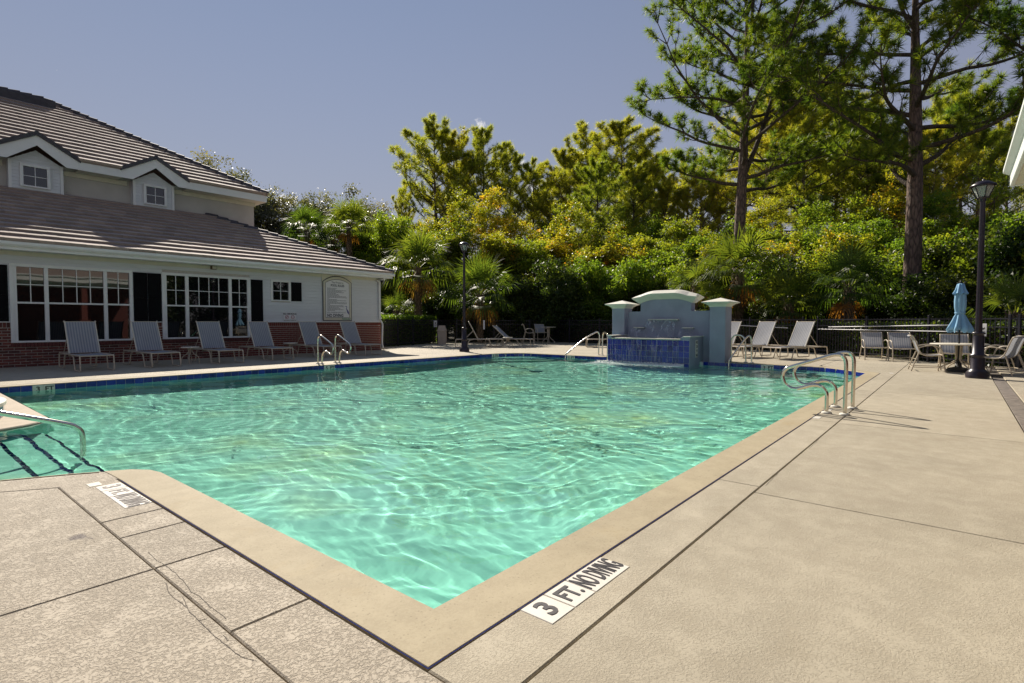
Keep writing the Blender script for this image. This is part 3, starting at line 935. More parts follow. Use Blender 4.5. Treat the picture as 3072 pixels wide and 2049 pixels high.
# ---------------------------------------------------------------- water with real ripples
import numpy as np
def wave_h(X, Y):
    rng = np.random.RandomState(5)
    h = np.zeros_like(X)
    wx = 0.30 * np.sin(0.9 * X + 1.3 * Y + 0.6) + 0.22 * np.sin(-1.9 * X + 0.8 * Y) + .12 * np.sin(3.1 * X + 2.3 * Y + 2)
    wy = 0.30 * np.sin(-1.1 * X + 0.9 * Y + 2.1) + 0.22 * np.sin(1.6 * X + 2.0 * Y + 4) + .12 * np.sin(-2.7 * X + 3.3 * Y + 1)
    for i in range(34):
        lam = 0.115 * (1.5 / 0.115) ** rng.rand()
        th = rng.normal(radians(40), 0.9)
        k = 2 * pi / lam
        amp = 0.00098 * lam ** 0.82
        ph = rng.rand() * 6.283
        s = np.sin(k * (cos(th) * (X + wx * .6) + sin(th) * (Y + wy * .6)) + ph)
        h += amp * (1 - np.abs(s)) * 1.3 if i % 3 == 0 else amp * s
    # rings spreading from the fountain
    r = np.sqrt((X - 15.4) ** 2 + (Y - 7.45) ** 2)
    h += 0.010 * np.exp(-r / 1.6) * np.sin(r * 16)
    return h
nx, ny = 560, 365
gx = np.linspace(-2.15, 16.9, nx); gy = np.linspace(1.60, 13.66, ny)
GX, GY = np.meshgrid(gx, gy, indexing='ij')
GZ = WATER_Z + wave_h(GX, GY)
GZ -= (wave_h(GX, GY)).mean()
wm = bpy.data.meshes.new('water')
verts = np.stack([GX, GY, GZ], -1).reshape(-1, 3)
ii = np.arange((nx - 1) * (ny - 1)); ix = ii // (ny - 1); iy = ii % (ny - 1)
q = np.stack([ix * ny + iy, (ix + 1) * ny + iy, (ix + 1) * ny + iy + 1, ix * ny + iy + 1], -1)
wm.vertices.add(len(verts)); wm.vertices.foreach_set('co', verts.astype(np.float32).ravel())
wm.loops.add(q.size); wm.loops.foreach_set('vertex_index', q.astype(np.int32).ravel())
wm.polygons.add(len(q)); wm.polygons.foreach_set('loop_start', (np.arange(len(q)) * 4).astype(np.int32))
wm.polygons.foreach_set('use_smooth', np.ones(len(q), bool))
wm.update(); wm.validate()
def water_mat():
    m, nt, b = new_mat('pool_water')
    nt.nodes.remove(b)
    gl = nt.nodes.new('ShaderNodeBsdfGlass')
    gl.inputs['IOR'].default_value = 1.33; gl.inputs['Roughness'].default_value = 0.0
    gl.inputs['Color'].default_value = (0.89, 1.0, 0.965, 1)
    nt.links.new(gl.outputs[0], nt.nodes['Material Output'].inputs['Surface'])
    return m
M['water'] = water_mat()
wm.materials.append(M['water'])
water = tag(link_mesh('water', wm), kind='structure')
try:
    water.cycles.is_caustics_caster = True
    pool_o.cycles.is_caustics_receiver = True
    for c in pool_o.children:
        c.cycles.is_caustics_receiver = True
    sun_d.cycles.is_caustics_light = True
except Exception as e:
    print('caustics', e)
# ---------------------------------------------------------------- clubhouse
WY, Y2 = 19.316, 24.17
X0, X1 = -3.0, 14.35            # lower storey extent
XU0, XU1 = -3.0, 11.22          # upper storey extent
club = thing('clubhouse', 'two-storey clubhouse with tiled hip roofs, pale siding and a red brick base', 'clubhouse', (5.7, WY, 0))
def cbuild(mb, name, mat, parent=None): return mb.build(name, M[mat] if isinstance(mat, str) else mat, parent or club)

WIN = [  # x0, x1, z0, z1, mullion centres, muntin columns per light
    (2.50, 5.26, 0.645, 2.76, [(2.645, 3.205), (3.295, 4.535), (4.625, 5.17)], [2, 4, 2]),
    (6.03, 8.785, 0.655, 2.765, [(6.165, 6.70), (6.80, 8.045), (8.145, 8.67)], [2, 4, 2]),
]
SMALL = (9.51, 10.28, 1.962, 2.755)
holes = [(w[0] + .02, w[1] - .02, w[2] + .02, w[3] - .02) for w in WIN] + [(SMALL[0] + .02, SMALL[1] - .02, SMALL[2] + .02, SMALL[3] - .02)]

def spans(x0, x1, z0, z1):
    """horizontal pieces of a course that are not cut away by a window"""
    cuts = sorted((h[0], h[1]) for h in holes if z1 > h[2] + .005 and z0 < h[3] - .005)
    out = []; x = x0
    for a, b_ in cuts:
        if b_ <= x or a >= x1: continue
        if a > x: out.append((x, a))
        x = max(x, b_)
    if x < x1: out.append((x, x1))
    return out

# wall core (mortar below, sheathing above) with window openings
core = MB()
zs = sorted({0.0, 3.1, *[h[2] for h in holes], *[h[3] for h in holes]})
for z0, z1 in zip(zs[:-1], zs[1:]):
    for a, b_ in spans(X0, X1, z0, z1):
        core.box((a, WY + .012, z0 - (.1 if z0 == 0 else 0)), (b_, WY + .2, z1))
core.box((X1 - .2, WY + .2, -.1), (X1, 27, 3.1))
wall_o = cbuild(core, 'wall', 'mortar')
CAPZ = 1.185
# bricks: running bond, one object each for the largest 300, the rest joined
BL, BH, JT = 0.232, 0.0765, 0.017
bricks = []
rows = int((CAPZ - .135) / (BH + 0.0))
for r in range(14):
    z0 = r * 0.0751; z1 = z0 + 0.0751 - JT
    off = 0 if r % 2 == 0 else BL / 2
    x = X0 - off
    while x < X1:
        a, b_ = max(x, X0), min(x + BL - JT, X1 + .012)
        for s0, s1 in spans(X0, X1 + .012, z0, z1):
            c, d_ = max(a, s0), min(b_, s1)
            if d_ - c > .03: bricks.append((c, d_, z0, z1))
        x += BL
# soldier course under the siding and under each window
x = X0
while x < X1:
    for s0, s1 in spans(X0, X1 + .012, 1.055, CAPZ):
        c, d_ = max(x, s0), min(x + .0765 - JT, s1)
        if d_ - c > .03: bricks.append((c, d_, 1.055, CAPZ))
    x += .0765
bricks.sort(key=lambda q: (Vector(((q[0] + q[1]) / 2, WY, q[2])) - EYE).length + (100 if q[1] < 1.9 else 0) - 2.5 * (q[1] - q[0]))
rest = MB()
for i, (a, b_, z0, z1) in enumerate(bricks):
    y = WY - .010 - RND.random() * .005
    if i < 300:
        m = MB(); m.box((a, y, z0), (b_, WY + .013, z1), .003)
        cbuild(m, 'brick', 'brick', wall_o)
    else:
        rest.box((a, y, z0), (b_, WY + .013, z1), .003)
ro = cbuild(rest, 'bricks', 'brick', wall_o); ro['kind'] = 'stuff'
# rowlock sills below the windows
for w in WIN:
    x = w[0]
    sb = MB()
    while x < w[1] - .03:
        sb.box((x, WY - .04, w[2] - .115), (min(x + .0655, w[1]), WY + .014, w[2] - .006), .003); x += .0765
    cbuild(sb, 'brick_sill', 'brick', wall_o)
# white drip cap on top of the brick
m = MB()
for s0, s1 in spans(X0, X1 + .015, CAPZ + .002, CAPZ + .03): m.box((s0, WY - .045, CAPZ + .002), (s1, WY + .012, CAPZ + .03), .004)
cbuild(m, 'drip_cap', 'white_trim')

# lap siding, one object per board piece
SH = 0.117
z = CAPZ + .031
while z < 2.98:
    for a, b_ in spans(X0, X1 - .10, z, z + SH):
        m = MB()
        m.add([(a, WY - .034, z), (b_, WY - .034, z), (b_, WY - .002, z + SH + .012), (a, WY - .002, z + SH + .012), (a, WY + .013, z), (b_, WY + .013, z), (b_, WY + .013, z + SH + .012), (a, WY + .013, z + SH + .012)],
              [(0, 1, 2, 3), (0, 4, 5, 1), (3, 2, 6, 7), (0, 3, 7, 4), (1, 5, 6, 2)])
        cbuild(m, 'siding_board', 'siding', wall_o)
    z += SH
m = MB(); m.box((X1 - .10, WY - .028, CAPZ + .031), (X1 + .012, WY + .1, 3.06), .004)
cbuild(m, 'corner_board', 'white_trim')

# windows
def window(x0, x1, z0, z1, lights, cols, y, single=False, parent=None, fw=.085, name='window'):
    fr = MB()
    yf, yb = y - .05, y + .03
    # outer casing as four boards butted
    fr.box((x0, yf, z0), (x1, yb, z0 + fw * .6), .006); fr.box((x0, yf, z1 - fw), (x1, yb, z1), .006)
    fr.box((x0, yf - .002, z0 + fw * .6), (x0 + fw, yb, z1 - fw), .006); fr.box((x1 - fw, yf - .002, z0 + fw * .6), (x1, yb, z1 - fw), .006)
    zi0, zi1 = z0 + fw * .6, z1 - fw
    mid = zi0 + (zi1 - zi0) * .515
    edges = []
    for (a, b_) in lights: edges.append((a, b_))
    for i in range(len(edges) - 1):
        fr.box((edges[i][1], yf + .006, zi0), (edges[i + 1][0], yb, zi1), .004)
    if edges[0][0] > x0 + fw: fr.box((x0 + fw, yf + .010, zi0), (edges[0][0], yb, zi1))
    if edges[-1][1] < x1 - fw: fr.box((edges[-1][1], yf + .010, zi0), (x1 - fw, yb, zi1))
    wo = fr.build(name, M['white_trim'], parent or club)
    for (a, b_), nc in zip(edges, cols):
        if not single:
            ra = MB(); ra.box((a, yf + .012, mid - .022), (b_, yb, mid + .026), .003)
            ra.build('meeting_rail', M['white_trim'], wo)
        ztop = zi1; zbot = zi0 if single else mid + .026
        mu = MB()
        for c in range(1, nc):
            xm = a + (b_ - a) * c / nc
            mu.box((xm - .0095, yf + .030, zbot), (xm + .0095, y + .012, ztop))
        zm = (zbot + ztop) / 2
        for c in range(nc):
            xa = a + (b_ - a) * c / nc + (.0095 if c else 0); xb = a + (b_ - a) * (c + 1) / nc - (.0095 if c < nc - 1 else 0)
            mu.box((xa, yf + .031, zm - .0095), (xb, y + .011, zm + .0095))
        mu.build('muntin', M['white_trim'], wo)
        # panes
        for c in range(nc):
            xa = a + (b_ - a) * c / nc; xb = a + (b_ - a) * (c + 1) / nc
            for za, zb in ((zbot, zm), (zm, ztop)):
                pn = MB(); pn.box((xa + .002, y + .004 + RND.random() * .001, za + .002), (xb - .002, y + .0085, zb - .002))
                pn.build('pane', M['glass'], wo)
        if not single:
            pn = MB(); pn.box((a + .002, y + .014, zi0 + .002), (b_ - .002, y + .018, mid - .022))
            pn.build('pane', M['glass'], wo)
    return wo
for w in WIN:
    window(w[0], w[1], w[2], w[3], w[4], w[5], WY)
window(SMALL[0], SMALL[1], SMALL[2], SMALL[3], [(SMALL[0] + .085, SMALL[1] - .085)], [2], WY, single=True)
# black louvred shutters
def shutter(x0, x1, z0, z1):
    s = MB()
    s.box((x0, WY - .055, z0), (x0 + .05, WY - .021, z1), .004); s.box((x1 - .05, WY - .055, z0), (x1, WY - .021, z1), .004)
    for a, b_ in ((z0, z0 + .06), ((z0 + z1) / 2 - .03, (z0 + z1) / 2 + .03), (z1 - .06, z1)): s.box((x0 + .05, WY - .052, a), (x1 - .05, WY - .021, b_))
    so = cbuild(s, 'shutter', 'black_paint')
    zm_ = (z0 + z1) / 2
    for a_, b2 in ((z0 + .06, zm_ - .03), (zm_ + .03, z1 - .06)):
        l = MB(); l.box((x0 + .051, WY - .044, a_ + .001), (x1 - .051, WY - .0215, b2 - .001), .004)
        cbuild(l, 'shutter_panel', 'black_paint', so)
shutter(1.62, 2.47, 1.215, 2.70); shutter(5.275, 5.64, 1.215, 2.71); shutter(5.652, 6.015, 1.215, 2.71)
shutter(8.80, 9.215, 1.215, 2.70); shutter(10.292, 10.70, 1.985, 2.69)

# interior darkness: floor, back wall, ceiling behind the glass
m = MB(); m.box((X0, WY + 3.0, 0), (X1 - .2, WY + 3.1, 3.1)); m.box((X0, WY + .2, .0), (X1 - .2, WY + 3.0, .05)); m.box((X0, WY + .2, 3.0), (X1 - .2, WY + 3.0, 3.1))
cbuild(m, 'room', 'interior')

# eaves: fascia, soffit, frieze
YE, XE, ZE = 18.80, 14.63, 3.30
m = MB(); m.box((X0, YE, ZE - .235), (XE, YE + .03, ZE - .01), .006); m.box((XE - .03, YE + .03, ZE - .235), (XE, 27, ZE - .01), .006)
cbuild(m, 'fascia', 'white_trim')
m = MB(); m.box((X0, YE + .03, ZE - .22), (XE - .03, WY + .02, ZE - .20)); m.box((X1, WY + .02, ZE - .22), (XE - .03, 27, ZE - .20))
cbuild(m, 'soffit', 'white_trim')
m = MB(); m.box((X0, WY - .032, 2.965), (X1 + .02, WY + .012, 3.08), .004)
cbuild(m, 'frieze_board', 'frieze')
# gutter nose
m = MB()
m.extrude_x([(YE - .085, ZE - .03), (YE - .085, ZE - .10), (YE - .05, ZE - .15), (YE - .002, ZE - .15), (YE - .002, ZE - .03)], X0, XE + .06)
cbuild(m, 'gutter', 'white_trim')

def roof_plane(name, org, u, v, poly, expo, tile_w, thick, n_single, mat='roof', notches=()):
    """poly in (u along eave, v up the slope); tiles clipped to it, nearest n_single as objects"""
    org = Vector(org); u = Vector(u).normalized(); v = Vector(v).normalized(); nn = u.cross(v).normalized()
    if nn.z < 0: nn = -nn
    def W(a, b_, h): return org + u * a + v * b_ + nn * h
    base = MB()
    outl = [poly[0]]
    for (na, nb, nc) in notches: outl += [na, nc, nb]
    outl += list(poly[1:])
    top = [W(a, b_, 0) for a, b_ in outl]
    base.add(top + [p - nn * .06 for p in top], [tuple(range(len(top))), tuple(range(2 * len(top) - 1, len(top) - 1, -1))] + [(i, len(top) + i, len(top) + (i + 1) % len(top), (i + 1) % len(top)) for i in range(len(top))])
    bo = cbuild(base, name, mat)
    if area2(poly) < 0: poly = poly[::-1]
    umin = min(p[0] for p in poly); umax = max(p[0] for p in poly); vmax = max(p[1] for p in poly)
    tiles = []
    k = 0
    while k * expo < vmax:
        a = umin - (tile_w / 2 if k % 2 else 0)
        while a < umax:
            q = [(a + .002, k * expo - (.03 if k == 0 else 0)), (a + tile_w - .002, k * expo - (.03 if k == 0 else 0)), (a + tile_w - .002, (k + 1) * expo + .01), (a + .002, (k + 1) * expo + .01)]
            if k == 0:
                pass
            for i in range(len(poly)):
                p0 = poly[i]; p1 = poly[(i + 1) % len(poly)]
                if k == 0 and abs(p0[1]) < 1e-6 and abs(p1[1]) < 1e-6: continue
                q = clip_half(q, p0, (-(p1[1] - p0[1]), p1[0] - p0[0]))
                if len(q) < 3: break
            if len(q) >= 3 and abs(area2(q)) > .004:
                parts_ = [q]
                for (na, nb, nc) in notches:      # cut the gable triangle out: left piece, right piece
                    new = []
                    for pc in parts_:
                        l_ = clip_half(pc, na, (-(nc[1] - na[1]), nc[0] - na[0]))
                        r_ = clip_half(pc, nc, (-(nb[1] - nc[1]), nb[0] - nc[0]))
                        r_ = clip_half(r_, nc, (1, 0)) if len(r_) >= 3 else []
                        l_ = clip_half(l_, nc, (-1, 0)) if len(l_) >= 3 else []
                        new += [z_ for z_ in (l_, r_) if len(z_) >= 3 and abs(area2(z_)) > .002]
                    parts_ = new
                for pc in parts_: tiles.append((k, pc))
            a += tile_w
        k += 1
    def dist(t):
        c = t[1]; p = W(sum(x[0] for x in c) / len(c), sum(x[1] for x in c) / len(c), 0)
        if p.x < 2.2: return 1000 - p.x
        return (p - EYE).length
    tiles.sort(key=dist)
    rest = MB()
    for i, (k, q) in enumerate(tiles):
        j = RND.uniform(-.003, .003)
        n_ = len(q)
        tp = [W(a, b_, thick + j - (thick - .014) * (b_ - k * expo) / expo) for a, b_ in q]
        bt = [W(a, b_, .002) for a, b_ in q]
        mb = MB() if i < n_single else rest
        mb.add(tp + bt, [tuple(range(n_))] + [(x, n_ + x, n_ + (x + 1) % n_, (x + 1) % n_) for x in range(n_)])
        if i < n_single: cbuild(mb, 'roof_tile', mat, bo)
    if rest.v:
        r_ = cbuild(rest, 'roof_tiles', mat, bo); r_['kind'] = 'stuff'
    return bo, W
pL = 0.4355; tL = Y2 - YE
sl = sqrt(1 + pL * pL)
lowroof, WL = roof_plane('lower_roof', (X0, YE - .04, ZE - .017), (1, 0, 0), (0, 1, pL), [(0, 0), (XE - X0, 0), (XE - X0 - tL, tL * sl), (0, tL * sl)], .425, .335, .085, 300)
roof_plane('lower_roof', (XE, YE - .04, ZE - .017), (0, 1, 0), (-1, 0, pL), [(0, 0), (8.2, 0), (8.2, tL * sl), (tL, tL * sl)], .425, .335, .085, 0)
def hip_caps(p0, p1, n, parent, r=.10):
    p0 = Vector(p0); p1 = Vector(p1)
    d = (p1 - p0); L = d.length; d.normalize()
    for i in range(n):
        a = p0 + d * (L * i / n - .03); b_ = p0 + d * (L * (i + 1) / n + .03)
        m = MB(); m.tube([a + Vector((0, 0, .055)), b_ + Vector((0, 0, .02))], [r, r * .82], 8, ell=1.0)
        cbuild(m, 'hip_cap', 'ridge', parent)
hip_caps((XE, YE - .04, ZE), (XE - tL, Y2, ZE + pL * tL), 19, lowroof)

# upper storey
YU, XUE, ZU = 23.52, 11.50, 6.80
pU = 0.585; tU = 6.4; slU = sqrt(1 + pU * pU)
m = MB(); m.box((XU0, Y2, 3.0), (XU1, Y2 + .2, 6.62)); m.box((XU1 - .2, Y2 + .2, 3.0), (XU1, 36, 6.62))
cbuild(m, 'upper_wall', 'stucco_up')
m = MB()
xs_ = XU0
for cxx, hw in ((3.84, .78), (7.26, .78)):
    m.box((xs_, Y2 - .05, 6.30), (cxx - hw, Y2 - .002, 6.47), .01); xs_ = cxx + hw
m.box((xs_, Y2 - .05, 6.30), (XU1 + .05, Y2 - .002, 6.47), .01)
cbuild(m, 'frieze_board', 'frieze')
DORM = [(3.84, 1.085, 3.16, 4.57), (7.26, 1.085, 6.60, 7.98)]
fa = MB()
xs_ = XU0
for (cxx, hw, _, _) in DORM:
    fa.box((xs_, YU, ZU - .35), (cxx - hw, YU + .03, ZU - .03), .006); xs_ = cxx + hw
fa.box((xs_, YU, ZU - .35), (XUE, YU + .03, ZU - .03), .006); fa.box((XUE - .03, YU + .03, ZU - .35), (XUE, 36, ZU - .03), .006)
cbuild(fa, 'fascia', 'white_trim')
m = MB()
xs_ = XU0
for (cxx, hw, _, _) in DORM:
    m.box((xs_, YU + .03, ZU - .35), (cxx - hw, Y2 + .02, ZU - .33)); xs_ = cxx + hw
m.box((xs_, YU + .03, ZU - .35), (XUE - .03, Y2 + .02, ZU - .33)); m.box((XU1, Y2 + .02, ZU - .35), (XUE - .03, 36, ZU - .33))
cbuild(m, 'soffit', 'frieze')
uproof, WU = roof_plane('upper_roof', (XU0, YU - .04, ZU - .023), (1, 0, 0), (0, 1, pU), [(0, 0), (XUE - XU0, 0), (XUE - XU0 - tU, tU * slU), (0, tU * slU)], .425, .335, .085, 300, notches=[((c_ - h_ - XU0, 0), (c_ + h_ - XU0, 0), (c_ - XU0, 1.0 * slU)) for c_, h_, _, _ in DORM])
roof_plane('upper_roof', (XUE, YU - .04, ZU - .023), (0, 1, 0), (-1, 0, pU), [(0, 0), (12.8, 0), (tU, tU * slU)], .425, .335, .085, 0)
hip_caps((XUE, YU - .04, ZU), (XUE - tU, YU - .04 + tU, ZU + pU * tU), 26, uproof)
hip_caps((XUE - tU, YU - .04 + tU, ZU + pU * tU), (XU0, YU - .04 + tU, ZU + pU * tU), 22, uproof)
m = MB(); yb_, yr_, zr_ = YU - .04 + 2 * tU, YU - .04 + tU, ZU + pU * tU
m.add([(XU0, yr_, zr_), (XUE - tU, yr_, zr_), (XUE, yb_, ZU), (XU0, yb_, ZU)], [(0, 1, 2, 3)]); m.add([(XUE, YU - .04, ZU - .08), (XUE, yb_, ZU - .08), (XUE - tU, yr_, zr_ - .08)], [(0, 1, 2)])
cbuild(m, 'back_slope', 'roof')
m = MB(); m.box((XU0, yb_ - .7, 0), (XU1, yb_ - .5, ZU - .02)); m.box((XU0 - .2, WY + .2, 0), (XU0, yb_ - .5, ZU + .0)); m.box((XU0 - .2, YU + .5, ZU), (XU0, yb_ - .5, ZU + .3))
cbuild(m, 'back_wall', 'stucco_up')
m = MB()   # long raised ridge vent below the ridge
m.box((XU0, YU + tU - 1.05, ZU + pU * (tU - 1.05) + .02), (5.35, YU + tU - .55, ZU + pU * (tU - .8) + .22), .02)
cbuild(m, 'ridge_vent', 'ridge')

def dormer(cx, hw, wx0, wx1):
    dz = 0.66; apz = 7.38; ez = ZU - .045
    yd = Y2 - .26
    w = MB()
    w.extrude_y([(wx0, 5.45), (wx1, 5.45), (wx1, 6.50), ((wx0 + wx1) / 2, 6.50 + (wx1 - wx0) / 2 * .62), (wx0, 6.50)], yd, Y2 + .3)
    do = cbuild(w, 'dormer_wall', 'siding')
    zz = 5.5
    while zz < 6.9:
        half = (wx1 - wx0) / 2 - .075
        if zz + .06 > 6.50: half = min(half, (wx1 - wx0) / 2 - (zz + .115 - 6.50) / .62)
        if half > .08 and not (zz > 5.62 and zz < 6.38):
            b_ = MB(); b_.add([(cx - half, yd - .022, zz), (cx + half, yd - .022, zz), (cx + half, yd - .004, zz + .118), (cx - half, yd - .004, zz + .118), (cx - half, yd + .001, zz), (cx + half, yd + .001, zz)], [(0, 1, 2, 3), (0, 4, 5, 1)])
            cbuild(b_, 'siding_board', 'siding', do)
        elif half > .08:
            for xa, xb in ((cx - half, cx - .40), (cx + .45, cx + half)):
                b_ = MB(); b_.add([(xa, yd - .022, zz), (xb, yd - .022, zz), (xb, yd - .004, zz + .118), (xa, yd - .004, zz + .118), (xa, yd + .001, zz), (xb, yd + .001, zz)], [(0, 1, 2, 3), (0, 4, 5, 1)])
                cbuild(b_, 'siding_board', 'siding', do)
        zz += .113
    for a in (wx0, wx1 - .085):
        c = MB(); c.box((a, yd - .03, 5.45), (a + .085, yd + .02, 6.52), .004); cbuild(c, 'corner_board', 'white_trim', do)
    # rake boards and gable roof
    rk = MB()
    for s in (-1, 1):
        rk.extrude_y([(cx, apz - .36), (cx, apz - .035), (cx + s * hw, ez - .035), (cx + s * hw, ez - .30), (cx + s * (hw - .33), ez - .30)][::s], YU, YU + .03)
        rk.extrude_y([(cx, apz - .06), (cx, apz - .04), (cx + s * (hw - .02), ez - .04), (cx + s * (hw - .02), ez - .06)][::s], YU + .03, yd + .02)
    cbuild(rk, 'rake_board', 'white_trim', do)
    rf = MB()
    yb = YU + (apz - ZU) / pU + .25
    for s in (-1, 1):
        e = 0.07
        rf.add([(cx, YU - .06, apz + .11), (cx + s * (hw + .05), YU - .06, ez + .085), (cx + s * (hw + .05), YU + .15, ez + .085), (cx, yb, apz + .11),
                (cx, YU - .06, apz - .036), (cx + s * (hw + .05), YU - .06, ez - .06), (cx + s * (hw + .05), YU + .15, ez - .06), (cx, yb, apz - .036)],
               [(0, 1, 2, 3), (4, 7, 6, 5), (0, 4, 5, 1), (1, 5, 6, 2)])
    cbuild(rf, 'gable_roof', 'ridge', do)
    wc = cx + (-.015 if cx < 5 else .06)
    window(wc - .39, wc + .39, 5.68, 6.44, [(wc - .30, wc + .30)], [2], yd - .035, single=True, fw=.09)
for dd in DORM: dormer(*dd)

# downspout at the corner, flood light, camera under the eave
m = MB(); m.tube([(14.24, WY - .09, 3.0), (14.24, WY - .09, 1.45), (14.27, WY - .10, 1.3), (14.36, WY - .13, 1.12), (14.37, WY - .12, .95), (14.36, WY - .10, .3), (14.37, WY - .16, .09)], .036, 8, smooth_path=5)
cbuild(m, 'downspout', 'white_trim')
m = MB(); m.tube([(14.24, YE + .02, ZE - .16), (14.24, YE + .08, ZE - .28), (14.24, WY - .12, 3.02), (14.24, WY - .09, 2.9)], .036, 8, smooth_path=4)
m.box((14.11, WY - .12, 2.93), (14.36, WY - .02, 2.99), .01)
cbuild(m, 'gutter_elbow', 'white_trim')
fl = thing('flood_light', 'small square brown flood light under the eave above the wide window', 'wall light', (7.55, WY - .03, 2.95))
m = MB(); m.box((7.465, WY - .17, 2.955), (7.635, WY - .036, 3.075), .012); m.build('housing', M['brown_box'], fl)
m = MB(); m.box((7.485, WY - .176, 2.97), (7.615, WY - .1705, 3.06)); m.build('lens', M['sign_frame'], fl)
sc = thing('security_camera', 'small grey dome camera under the clubhouse eave corner', 'camera', (14.2, WY - .08, 2.99))
m = MB(); m.lathe([(.05, 2.90), (.075, 2.93), (.08, 2.99)], (14.33, WY - .17, 0), 14); m.build('dome', M['rubber'], sc)
m = MB(); m.lathe([(.085, 2.991), (.085, 3.03), (.03, 3.06)], (14.33, WY - .17, 0), 14); m.build('housing', M['white_trim'], sc)

# pool rules sign
sg = thing('pool_rules_sign', 'tall arched POOL RULES sign with cream border and a heron in its corner', 'sign', (12.23, WY - .03, 1.24))
sx0, sx1, sz0, szs, szt = 11.575, 12.885, 1.245, 2.80, 3.045
def arch(x0, x1, z0, zs, zt, n=14):
    p = [(x0, z0), (x1, z0), (x1, zs)]
    c = (x0 + x1) / 2; hw = (x1 - x0) / 2
    R = (hw * hw + (zt - zs) ** 2) / (2 * (zt - zs)); cz = zt - R
    a0 = atan2(zs - cz, hw)
    for i in range(1, n):
        a = a0 + (pi - 2 * a0) * i / n
        p.append((c + R * cos(a), cz + R * sin(a)))
    p.append((x0, zs))
    return p
m = MB(); m.box((sx0 - .02, WY - .045, 2.6), (sx1 + .02, WY - .021, 3.085), .004); m.build('backing_board', M['frieze'], sg)
m = MB(); m.extrude_y(arch(sx0, sx1, sz0, szs, szt), WY - .062, WY - .0455); m.build('border', M['sign_ink'], sg)
m = MB(); m.extrude_y(arch(sx0 + .03, sx1 - .03, sz0 + .03, szs - .005, szt - .035), WY - .066, WY - .0625); m.build('frame', M['sign_frame'], sg)
m = MB(); m.extrude_y(arch(sx0 + .115, sx1 - .115, sz0 + .125, szs - .04, szt - .135), WY - .0685, WY - .0665); m.build('border', M['sign_ink'], sg)
m = MB(); m.extrude_y(arch(sx0 + .13, sx1 - .13, sz0 + .14, szs - .048, szt - .152), WY - .0705, WY - .069); m.build('panel', M['sign_white'], sg)
def wall_text(t, size, x, z, mat, par, y=WY - .0722, align='CENTER', bold=.0, sx=1.0):
    lettering(t, size, Matrix(((1, 0, 0, x), (0, 0, -1, y), (0, 1, 0, z), (0, 0, 0, 1))), M[mat], par, bold=bold, sx=sx, align=align)
wall_text('The Preserve', .105, 12.23, 2.775, 'sign_ink', sg, sx=.95)
wall_text('POOL RULES', .125, 12.23, 2.655, 'sign_ink', sg, bold=.004, sx=.86)
wall_text('POOL MAXIMUM DEPTH IS 5 FT.', .085, 11.755, 1.575, 'sign_ink', sg, align='LEFT', sx=.70)
wall_text('NO DIVING', .165, 11.755, 1.455, 'sign_ink', sg, align='LEFT', bold=.006, sx=.84)
m = MB()
rr = random.Random(3)
zz = 2.545
for L in (.42, .38, .86, .66, .76, .40, .52, .55, .86, .90, .08, .42, .86, .44, .88, .88, .12, .72, .75, .52, .58, .72, .34):
    x = 11.765
    while x < 11.765 + L:
        wd = rr.uniform(.03, .085); xe = min(x + wd, 11.765 + L)
        m.box((x, WY - .0716, zz - .0085), (xe, WY - .0708, zz + .0085)); x = xe + .014
    zz -= .0405
m.build('rules_text', M['sign_ink'], sg)
m = MB()   # heron: neck, body, legs
m.tube([(12.55, WY - .0735, 1.83), (12.62, WY - .0735, 1.84), (12.645, WY - .0735, 1.80), (12.625, WY - .0735, 1.75), (12.66, WY - .0735, 1.69)], [.004, .013, .012, .012, .02], 6, smooth_path=4, ell=.12)
m.tube([(12.655, WY - .0735, 1.70), (12.70, WY - .0735, 1.60), (12.745, WY - .0735, 1.50)], [.022, .04, .008], 8, smooth_path=4, ell=.12)
m.build('heron', M['heron'], sg)
m = MB()
for k in range(16):
    a = rr.uniform(-.3, 1.2) ; x = 12.45 + k * .023; L = rr.uniform(.04, .11)
    m.add([(x - .012, WY - .0728, 1.30), (x + .012, WY - .0728, 1.30), (x + .05 * (a - .4), WY - .0728, 1.30 + L)], [(0, 1, 2)])
m.build('reeds', M['heron_green'], sg)

# no smoking sign
ns = thing('no_smoking_sign', 'small white NO SMOKING sign with two red barred circles on siding', 'sign', (10.22, WY - .03, 1.235))
m = MB(); m.box((9.965, WY - .044, 1.235), (10.48, WY - .035, 1.575), .003); m.build('panel', M['sign_white'], ns)
wall_text('NO SMOKING', .088, 10.222, 1.50, 'ink', ns, WY - .0455, bold=.003, sx=.92)
wall_text('INCLUDING E-CIGARETTES', .043, 10.222, 1.265, 'ink', ns, WY - .0455, bold=.001, sx=.88)
for cx_, ang in ((10.105, .8), (10.335, -.05)):
    m = MB(); m.tube([(cx_ + .062 * cos(a_), WY - .0455, 1.385 + .062 * sin(a_)) for a_ in [2 * pi * k / 24 for k in range(24)]], .008, 6, closed=True)
    m.tube([(cx_ - .06 * cos(ang), WY - .0455, 1.385 - .06 * sin(ang)), (cx_ + .06 * cos(ang), WY - .0455, 1.385 + .06 * sin(ang))], .007, 6)
    m.build('barred_circle', M['sign_red'], ns)
    m = MB(); m.box((cx_ - .04, WY - .0452, 1.378), (cx_ + .035, WY - .0442, 1.392)); m.build('cigarette_mark', M['ink'], ns)

